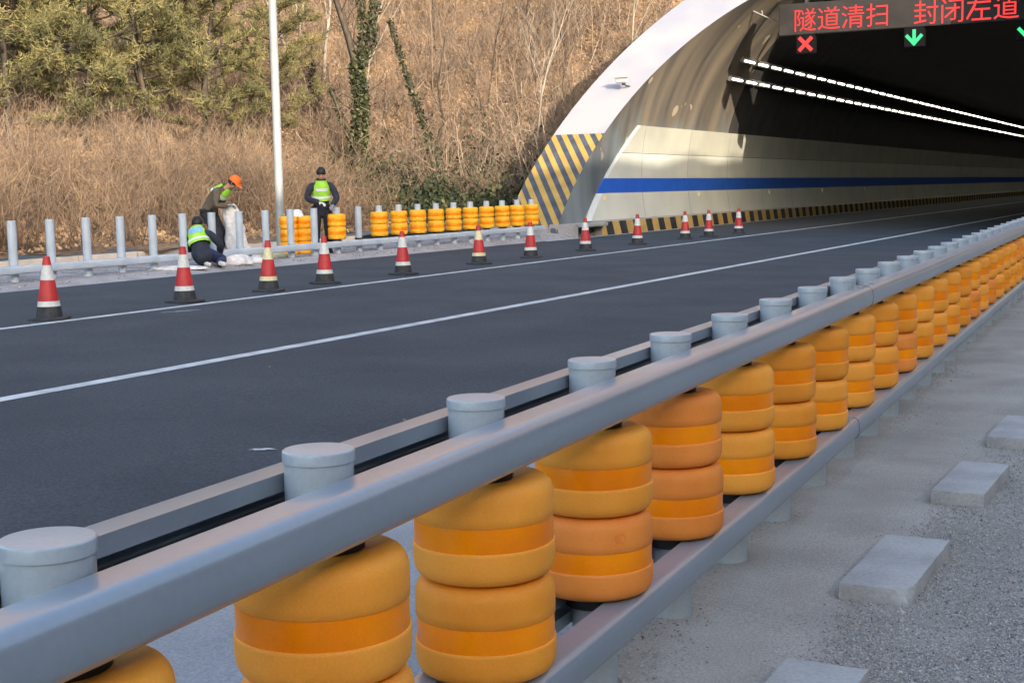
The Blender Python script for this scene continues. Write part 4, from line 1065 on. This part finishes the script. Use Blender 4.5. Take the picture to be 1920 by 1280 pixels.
n = 16000; X = rng.uniform(-1.75, -1.15, n)-.0463*0; Y = rng.uniform(3, 22, n); X = X-.0463*(Y-3); nb = np.exp(-((X+1.42+.0463*Y)/.14)**2); k = rng.random(n) < nb; X, Y = X[k], Y[k]
V2, F2 = pebbles(X, Y, np.full(len(X), .020), rng.uniform(.003, .007, len(X)))
n = 6000; s_ = rng.uniform(5, 32, n); d_ = rng.uniform(-1.0, 3.2, n); Q = np.array([far(a, -b) if False else far(a, b) for a, b in zip(s_, d_)])
V3, F3 = pebbles(Q[:, 0], Q[:, 1], Q[:, 2], rng.uniform(.008, .028, n)*rng.random(n)**.5)
V, F = merge([(V1, F1), (V2, F2), (V3, F3)])
tag(np_mesh('gravel', V, F, 'pebble'), 'loose grey pebbles strewn over sand and the verges of the road', 'gravel', kind='stuff')
n = 70; X = rng.uniform(-1.1, .2, n); Y = rng.uniform(3.6, 8.5, n); a = rng.uniform(0, 2*PI, n); L = rng.uniform(.03, .11, n)
P0 = np.stack([X, Y, np.full(n, .014)], 1); P1 = P0+np.stack([np.cos(a)*L, np.sin(a)*L, rng.uniform(-.004, .012, n)], 1)
V1, F1 = prisms(P0, P1, .0035, .002)
n = 26; X = rng.uniform(-11, -4.2, n); Y = rng.uniform(4, 30, n)
V2, F2 = leaves(np.stack([X, Y, np.array([road_z(a) for a in X])+.012], 1), .03, .8, np.tile(np.array([[0, 0, 1.]]), (n, 1)))
V, F = merge([(V1, F1), (V2, F2)])
tag(np_mesh('fallen_twigs', V, F, 'dead_leaf'), 'small fallen twigs and dead leaves on the gravel and the asphalt', 'debris', kind='stuff')

def fleck(x, y, rx, ry, m, label, seed, a0=0):
    rs = random.Random(seed); V = []
    for i in range(18):
        a = 2*PI*i/18; k = rs.uniform(.45, 1.15); u, v = rx*math.cos(a)*k, ry*math.sin(a)*k; V.append((u*math.cos(a0)-v*math.sin(a0), u*math.sin(a0)+v*math.cos(a0), 0))
    mb = MB(); mb.add(V, [tuple(range(18))]); o = mb.build('paint_fleck', m); o.location = (x, y, road_z(x)+.005); o.rotation_euler = (0, math.atan(-.0122)*-1, 0)
    tag(o, label, 'paint mark')
fleck(-4.75, 6.17, .085, .035, 'paint_white', 'small chipped white paint mark on the asphalt near the rear rail', 3, .5)
fleck(-10.8, 12.6, .28, .05, 'gutter', 'faint long pale scuff on the asphalt below the second cone', 5, 1.2)

# ================================================================== PEOPLE
def skin(name, nodes, edges, m, parent, sub=2, smooth=True):
    me = bpy.data.meshes.new('tmp'); bm = bmesh.new(); lay = bm.verts.layers.skin.verify(); vs = []
    for i, nd in enumerate(nodes):
        v = bm.verts.new(nd[:3]); r = nd[3]; r = r if isinstance(r, tuple) else (r, r); v[lay].radius = r; v[lay].use_root = (i == 0); vs.append(v)
    for a, b in edges: bm.edges.new((vs[a], vs[b]))
    bm.to_mesh(me); bm.free()
    o = bpy.data.objects.new('tmp', me); col.objects.link(o)
    md = o.modifiers.new('s', 'SKIN'); md.use_smooth_shade = True; md.branch_smoothing = .6
    md = o.modifiers.new('u', 'SUBSURF'); md.levels = sub; md.render_levels = sub
    dg = bpy.context.evaluated_depsgraph_get(); dg.update(); out = bpy.data.meshes.new_from_object(o.evaluated_get(dg)); out.name = name
    bpy.data.objects.remove(o); out.materials.clear(); out.materials.append(MATS[m])
    out.polygons.foreach_set('use_smooth', [True]*len(out.polygons))
    r = bpy.data.objects.new(name, out); col.objects.link(r); r.parent = parent; return r
def hand(name, m, parent, wrist, direc, palm_n, side=1, curl=.5, s=1.0):
    """palm and five unequal fingers bent at the knuckles"""
    W = Vector(wrist); d = Vector(direc).normalized(); n = Vector(palm_n); n = (n-d*n.dot(d)).normalized(); x = d.cross(n)*side
    mb = MB()
    M = Matrix((x, d, n)).transposed()
    mb.ell(W+d*.045*s, (.043*s, .055*s, .018*s), 12, 8, M)
    for k, (ox, L) in enumerate(((-.030, .070), (-.010, .080), (.010, .075), (.029, .058))):
        p = W+x*ox*s+d*.085*s; dd = d.copy(); P = [p-d*.02*s]
        for j in range(3):
            P.append(p); dd = (dd+n*curl*(.6+.25*j)).normalized(); p = p+dd*L*s/3
        P.append(p); mb.tube(P, [.011*s, .0105*s, .010*s, .009*s, .007*s], 8)
    p = W+x*(-.035)*s+d*.03*s; dd = (d*.6-x*.8+n*.3).normalized(); P = [p+x*.015*s]
    for j in range(2): P.append(p); p = p+dd*.032*s; dd = (dd+n*curl*.5+d*.3).normalized()
    P.append(p); mb.tube(P, [.013*s, .0125*s, .011*s, .008*s], 8)
    return mb.build(name, m, parent, smooth=True)
def head_parts(root, c, look, hair='hair', cap=None, s=1.0):
    """facial features and hair set on the head of the continuous body; c = head centre, look = facing direction"""
    c = Vector(c); f = Vector(look).normalized(); rt = f.cross(Vector((0, 0, 1))).normalized(); u = rt.cross(f)
    M = Matrix((rt, f, u)).transposed()
    mb = MB()
    for sg in (-1, 1): mb.ell(c+f*.088*s+rt*.032*sg*s+u*.005*s, (.012, .006, .006), 8, 6, M)
    mb.build('eyes', 'hair', root, smooth=True)
    mb = MB(); mb.ell(c+f*.100*s-u*.020*s, (.012, .018, .020), 8, 6, M); mb.ell(c+f*.088*s-u*.052*s, (.024, .010, .006), 8, 6, M)
    for sg in (-1, 1): mb.ell(c+rt*.083*sg*s-u*.01*s, (.010, .018, .028), 8, 6, M)
    mb.build('face', 'skin', root, smooth=True)
    mb = MB(); V = []; F = []; nu, nv = 20, 9
    for j in range(nv+1):
        for i in range(nu):
            a = 2*PI*i/nu; front = max(0, math.sin(a)); t = (j/nv)*(PI*(.66-.25*front)); k = 1+.03*math.sin(i*3.1+j*2)
            V.append(c+M @ Vector((.093*k*math.sin(t)*math.cos(a), .105*k*math.sin(t)*math.sin(a)-.006, .118*k*math.cos(t)+.002))*s)
    for j in range(nv):
        for i in range(nu): q = (i+1) % nu; F.append((j*nu+i, (j+1)*nu+i, (j+1)*nu+q, j*nu+q))
    mb.add(V, F)
    h = mb.build('hair', hair, root, smooth=True)
    if cap:
        mb = MB(); V = []; F = []
        for j in range(7):
            for i in range(20):
                a = 2*PI*i/20; t = j/6*PI*.5; V.append(c+M @ Vector((.104*math.sin(t)*math.cos(a), .118*math.sin(t)*math.sin(a), .125*math.cos(t)+.018))*s)
        for j in range(6):
            for i in range(20): q = (i+1) % 20; F.append((j*20+i, (j+1)*20+i, (j+1)*20+q, j*20+q))
        mb.add(V, F); V = []
        for a in [R(20+140*k/8) for k in range(9)]:
            V.append(c+M @ Vector((.104*math.cos(a), .118*math.sin(a), .022))*s); V.append(c+M @ Vector((.085*math.cos(a), .118*math.sin(a)+.085*math.sin(a), .004))*s)
        mb.add(V, [(2*k, 2*k+1, 2*k+3, 2*k+2) for k in range(8)])
        mb.build('cap', cap, root, smooth=True)
def figure(root, J, jacket, trousers, shoe, glove, curlv=.5, hp=((0, 0, -1), (0, 0, -1)), bulk=1.0):
    """J: joints. body = one continuous skinned mesh; jacket, trousers, shoes and gloves are clothes over it"""
    k = ['pel', 'spi', 'che', 'nec', 'jaw', 'hed', 'shl', 'ell', 'wrl', 'shr', 'elr', 'wrr', 'hil', 'knl', 'anl', 'tol', 'hir', 'knr', 'anr', 'tor']
    rad = dict(pel=.11, spi=.10, che=.12, nec=.052, jaw=.070, hed=.092, shl=.055, ell=.040, wrl=.028, shr=.055, elr=.040, wrr=.028, hil=.080, knl=.055, anl=.038, tol=.030, hir=.080, knr=.055, anr=.038, tor=.030)
    ix = {a: i for i, a in enumerate(k)}
    E = [('pel', 'spi'), ('spi', 'che'), ('che', 'nec'), ('nec', 'jaw'), ('jaw', 'hed'), ('che', 'shl'), ('shl', 'ell'), ('ell', 'wrl'), ('che', 'shr'), ('shr', 'elr'), ('elr', 'wrr'), ('pel', 'hil'), ('hil', 'knl'), ('knl', 'anl'), ('anl', 'tol'), ('pel', 'hir'), ('hir', 'knr'), ('knr', 'anr'), ('anr', 'tor')]
    skin('body', [(*J[a], rad[a]) for a in k], [(ix[a], ix[b]) for a, b in E], 'skin', root)
    J['hem'] = tuple(Vector(J['pel'])+(Vector(J['pel'])-Vector(J['spi'])).normalized()*.25)
    kj = ['hem', 'pel', 'spi', 'che', 'col', 'shl', 'ell', 'wrl', 'shr', 'elr', 'wrr']; J['col'] = tuple(Vector(J['che']).lerp(Vector(J['nec']), .85))
    rj = dict(hem=(.185, .160), pel=(.175, .155), spi=(.170, .150), che=(.185, .150), col=.080, shl=.088, ell=.070, wrl=.052, shr=.088, elr=.070, wrr=.052); ij = {a: i for i, a in enumerate(kj)}
    Ej = [('hem', 'pel'), ('pel', 'spi'), ('spi', 'che'), ('che', 'col'), ('che', 'shl'), ('shl', 'ell'), ('ell', 'wrl'), ('che', 'shr'), ('shr', 'elr'), ('elr', 'wrr')]
    def rr(v): return tuple(q*bulk for q in v) if isinstance(v, tuple) else v*bulk
    skin('jacket', [(*J[a], rr(rj[a])) for a in kj], [(ij[a], ij[b]) for a, b in Ej], jacket, root)
    kt = ['pel', 'hil', 'knl', 'anl', 'hir', 'knr', 'anr']; rt_ = dict(pel=.115, hil=.115, knl=.10, anl=.082, hir=.115, knr=.10, anr=.082); it = {a: i for i, a in enumerate(kt)}
    skin('trousers', [(*J[a], rt_[a]) for a in kt], [(it['pel'], it['hil']), (it['hil'], it['knl']), (it['knl'], it['anl']), (it['pel'], it['hir']), (it['hir'], it['knr']), (it['knr'], it['anr'])], trousers, root)
    for a, b in (('anl', 'tol'), ('anr', 'tor')):
        A, B = Vector(J[a]), Vector(J[b]); d = B-A
        skin('shoe', [(*(A-d*.25), .045), (*(A+d*.35+Vector((0, 0, -.012))), .048), (*(B), .042), (*(B+d*.25), .030)], [(0, 1), (1, 2), (2, 3)], shoe, root, 1)
    for q, (a, b) in enumerate((('ell', 'wrl'), ('elr', 'wrr'))):
        A, B = Vector(J[a]), Vector(J[b]); hand('glove', glove[q] if isinstance(glove, tuple) else glove, root, B, B-A, hp[q], 1 if q else -1, curlv)
def vest(root, J, tmin=0, back_patch=False, front=True, top=None):
    """hi-vis vest: a shell round the torso from waist to shoulders with two reflective bands"""
    A, B, C_ = Vector(J['pel']), Vector(J['che']), Vector(J['col'])
    up = (C_-A).normalized(); rt = (Vector(J['shl'])-Vector(J['shr'])); rt = (rt-up*rt.dot(up)).normalized(); f = rt.cross(up)*-1
    if top is not None and f.dot(Vector(top)) < 0: f = -f
    L = (C_-A).length
    def ring(t, w_, dp):
        c = A+(B-A)*min(1, t/.72) if t < .72 else B+(C_-B)*((t-.72)/.28)
        return [c+rt*math.cos(a)*w_+f*math.sin(a)*dp for a in [2*PI*i/28 for i in range(28)]]
    lv = [(.30, .188, .166), (.42, .186, .164), (.50, .184, .162), (.56, .182, .160), (.66, .180, .158), (.76, .174, .154), (.86, .160, .146), (.96, .132, .124), (1.06, .115, .105)]
    lv = [q for q in lv if q[0] >= tmin]; k4 = 4-(9-len(lv))
    def shell_(rows, name, m, off=0, sel=None):
        V = []; F = []
        for t, a, b in rows: V += ring(t, a+off, b+off)
        for j in range(len(rows)-1):
            for i in range(28):
                q = (i+1) % 28
                if sel and not sel(j, i): continue
                F.append((j*28+i, j*28+q, (j+1)*28+q, (j+1)*28+i))
        mb = MB(); mb.add(V, F); return mb.build(name, m, root, smooth=True)
    v = shell_(lv, 'vest', 'vest_lime', sel=lambda j, i: not (j >= k4 and (i < 2 or i >= 26 or 12 <= i < 16)))
    b0 = max(.40, tmin+.05); shell_([(b0, .187, .165), (b0+.09, .186, .163)], 'reflective_band', 'vest_silver', .004)
    def arcpatch(t0, t1, i0, i1, name, m):
        V = []; F = []
        rows = [(t0+(t1-t0)*k/3) for k in range(4)]
        for t in rows:
            r_ = ring(t, .186, .165); V += [r_[i % 28] for i in range(i0, i1+1)]
        n = i1-i0+1
        for j in range(3):
            for i in range(n-1): F.append((j*n+i, j*n+i+1, (j+1)*n+i+1, (j+1)*n+i))
        mb = MB(); mb.add(V, F); mb.build(name, m, root, smooth=True)
    if back_patch: arcpatch(.68, .90, 18, 24, 'back_patch', 'patch_blue')
    if front: arcpatch(.70, .80, 4, 10, 'chest_band', 'vest_silver')
    return v
def person(loc, face, label):
    return empty('person', loc, face, label, 'person', 'road workers behind the far posts')
# facing convention: local +y is where the chest points
face_cam = math.atan2(16.1, 23.0)+PI        # turns +y towards the camera
# standing worker, head bowed over the post in front of him
st = person((-16.02, 22.98, .25), face_cam+.05, 'standing worker in navy jacket and lime vest bowing over a post')
J = dict(pel=(0, -.02, .93), spi=(0, .01, 1.10), che=(0, .05, 1.28), nec=(0, .10, 1.46), jaw=(0, .16, 1.525), hed=(0, .165, 1.60),
         shl=(-.20, .06, 1.37), ell=(-.30, .16, 1.10), wrl=(-.20, .36, .97), shr=(.20, .06, 1.37), elr=(.30, .10, 1.09), wrr=(.05, .32, 1.02),
         hil=(-.10, -.02, .88), knl=(-.13, .03, .48), anl=(-.14, -.03, .09), tol=(-.16, .10, .04), hir=(.10, -.02, .88), knr=(.13, .02, .48), anr=(.15, -.05, .09), tor=(.17, .08, .04))
figure(st, J, 'jacket_navy', 'trousers_dark', 'shoe_dark', ('glove_grey', 'glove_white'), .7)
vest(st, J, top=(0, 1, 0)); head_parts(st, (0, .175, 1.60), (0, .85, -.5))
mb = MB(); mb.lathe([(.085, -.03), (.100, 0), (.102, .03), (.090, .07), (.082, .075)], 20, (0, .09, 1.42)); mb.build('collar', 'jacket_navy', st, smooth=True)
# stooping worker with orange cap, side-on, holding a sack
bw = person((-16.62, 20.45, .24), face_cam+R(68), 'stooping worker in brown jacket and orange cap holding a pale sack')
J = dict(pel=(0, -.16, .90), spi=(0, -.10, 1.06), che=(0, .07, 1.23), nec=(0, .24, 1.36), jaw=(0, .33, 1.38), hed=(0, .37, 1.44),
         shl=(-.19, .12, 1.30), ell=(-.25, -.02, 1.02), wrl=(-.19, .20, 1.02), shr=(.19, .14, 1.30), elr=(.24, .10, 1.02), wrr=(.10, .30, 1.02),
         hil=(-.10, -.14, .86), knl=(-.12, .06, .47), anl=(-.12, -.06, .09), tol=(-.12, .08, .04), hir=(.10, -.14, .86), knr=(.12, .10, .47), anr=(.12, .04, .09), tor=(.12, .18, .04))
figure(bw, J, 'jacket_brown', 'trousers_dark', 'shoe_dark', 'glove_grey', .8)
vest(bw, J, tmin=.66, top=(0, 1, -.3)); head_parts(bw, (0, .385, 1.44), (0, .80, -.6), cap='cap_orange')
mb = MB(); V = []; F = []; nu, nv = 22, 20
for j in range(nv+1):
    t = j/nv; z = 1.04-t*.92
    for i in range(nu):
        a = 2*PI*i/nu; w1 = .11+.10*min(1, t*2.2)+.03*math.sin(t*9); w2 = .05+.06*t
        k = 1+.22*math.sin(a*3+t*5)+.14*math.sin(a*7-t*8)+.10*math.sin(a*11+t*17)
        V.append((w2*math.cos(a)*k, .27+.16*t*t+w1*math.sin(a)*k*(1 if math.sin(a) > 0 else .75), z+.05*math.sin(a*3+1)*t))
for j in range(nv):
    for i in range(nu): q = (i+1) % nu; F.append((j*nu+i, (j+1)*nu+i, (j+1)*nu+q, j*nu+q))
F.append(tuple(range(nu))); F.append(tuple(nv*nu+i for i in range(nu))[::-1])
mb.add(V, F); o = mb.build('sack', 'sack_white', smooth=True); o.location = bw.location; o.rotation_euler = bw.rotation_euler
tag(o, 'long crumpled pale sack hanging from the hands of the stooping worker', 'sack')
# kneeling worker, back to the camera
kn = person((-15.60, 18.72, .235), face_cam+PI-.12, 'kneeling worker seen from behind, lime vest with a blue patch')
J = dict(pel=(.05, -.03, .26), spi=(.0, .05, .38), che=(-.06, .12, .53), nec=(-.08, .19, .66), jaw=(-.08, .24, .69), hed=(-.08, .26, .73),
         shl=(-.26, .13, .56), ell=(-.32, .28, .36), wrl=(-.20, .42, .20), shr=(.15, .14, .57), elr=(.33, .20, .36), wrr=(.26, .40, .18),
         hil=(-.06, -.03, .22), knl=(-.05, .32, .10), anl=(.12, -.12, .07), tol=(.20, -.22, .05), hir=(.16, -.04, .22), knr=(.34, .28, .10), anr=(.36, -.12, .07), tor=(.46, -.20, .05))
figure(kn, J, 'jacket_navy', 'trousers_navy', 'shoe_pale', 'glove_grey', .7)
vest(kn, J, back_patch=True, front=False, top=(0, 1, 0)); head_parts(kn, (-.08, .265, .745), (0, .9, -.4))
# --- sacks, sheet and bag on the ground
def lump(name, loc, r, m, label, cat, seed, rz_=0, flat=.5):
    rs = random.Random(seed); mb = MB(); V = []; F = []; nu, nv = 26, 10; ph = [rs.uniform(0, 6) for _ in range(6)]
    for j in range(nv+1):
        t = PI*.52*j/nv
        for i in range(nu):
            a = 2*PI*i/nu; k = 1+.16*math.sin(a*2+ph[0])+.12*math.sin(a*5+ph[1]+t*3)+.07*math.sin(a*9+ph[2]-t*5); zz_ = 1+.22*math.sin(a*3+ph[3]+t*4)*math.sin(t)
            V.append((r[0]*math.sin(t)*math.cos(a)*k, r[1]*math.sin(t)*math.sin(a)*k, max(-.01, r[2]*math.cos(t)*zz_)))
    for j in range(nv):
        for i in range(nu): q = (i+1) % nu; F.append((j*nu+i, (j+1)*nu+i, (j+1)*nu+q, j*nu+q))
    F.append(tuple(nv*nu+i for i in range(nu))[::-1]); mb.add(V, F); o = mb.build(name, m, smooth=True); o.location = loc; o.rotation_euler = (0, 0, rz_)
    return tag(o, label, cat)
lump('sheet', far(17.45, -.30), (.42, .26, .06), 'sack_white', 'flat white sheet spread on the ground left of the kneeling worker', 'sheet', 1, .6)
lump('sack', far(18.85, -.35), (.30, .20, .17), 'sack_white', 'crumpled white sack on the ground right of the kneeling worker', 'sack', 2, .9)
lump('sack', far(19.35, -.30), (.24, .17, .10), 'sack_white', 'smaller flat white sack beside the crumpled one near the cones', 'sack', 3, .3)
lump('sack', far(20.5, .45), (.45, .22, .12), 'sack_yellow', 'yellowish sack lying under the rail left of the loose rollers', 'sack', 4, .9)
lump('sack', far(20.0, .6), (.35, .2, .24), 'plastic_white', 'pale bluish plastic sack behind the rail beside the yellowish one', 'sack', 5, .9)
lump('plastic_bag', far(21.85, .68, .748), (.13, .10, .14), 'plastic_white', 'crumpled white plastic bag on top of the stacked rollers', 'bag', 6, .2)
lump('sack', far(15.4, 3.0), (.3, .15, .05), 'plastic_white', 'small flat white litter piece on the pale kerb at the left', 'litter', 7, .2)
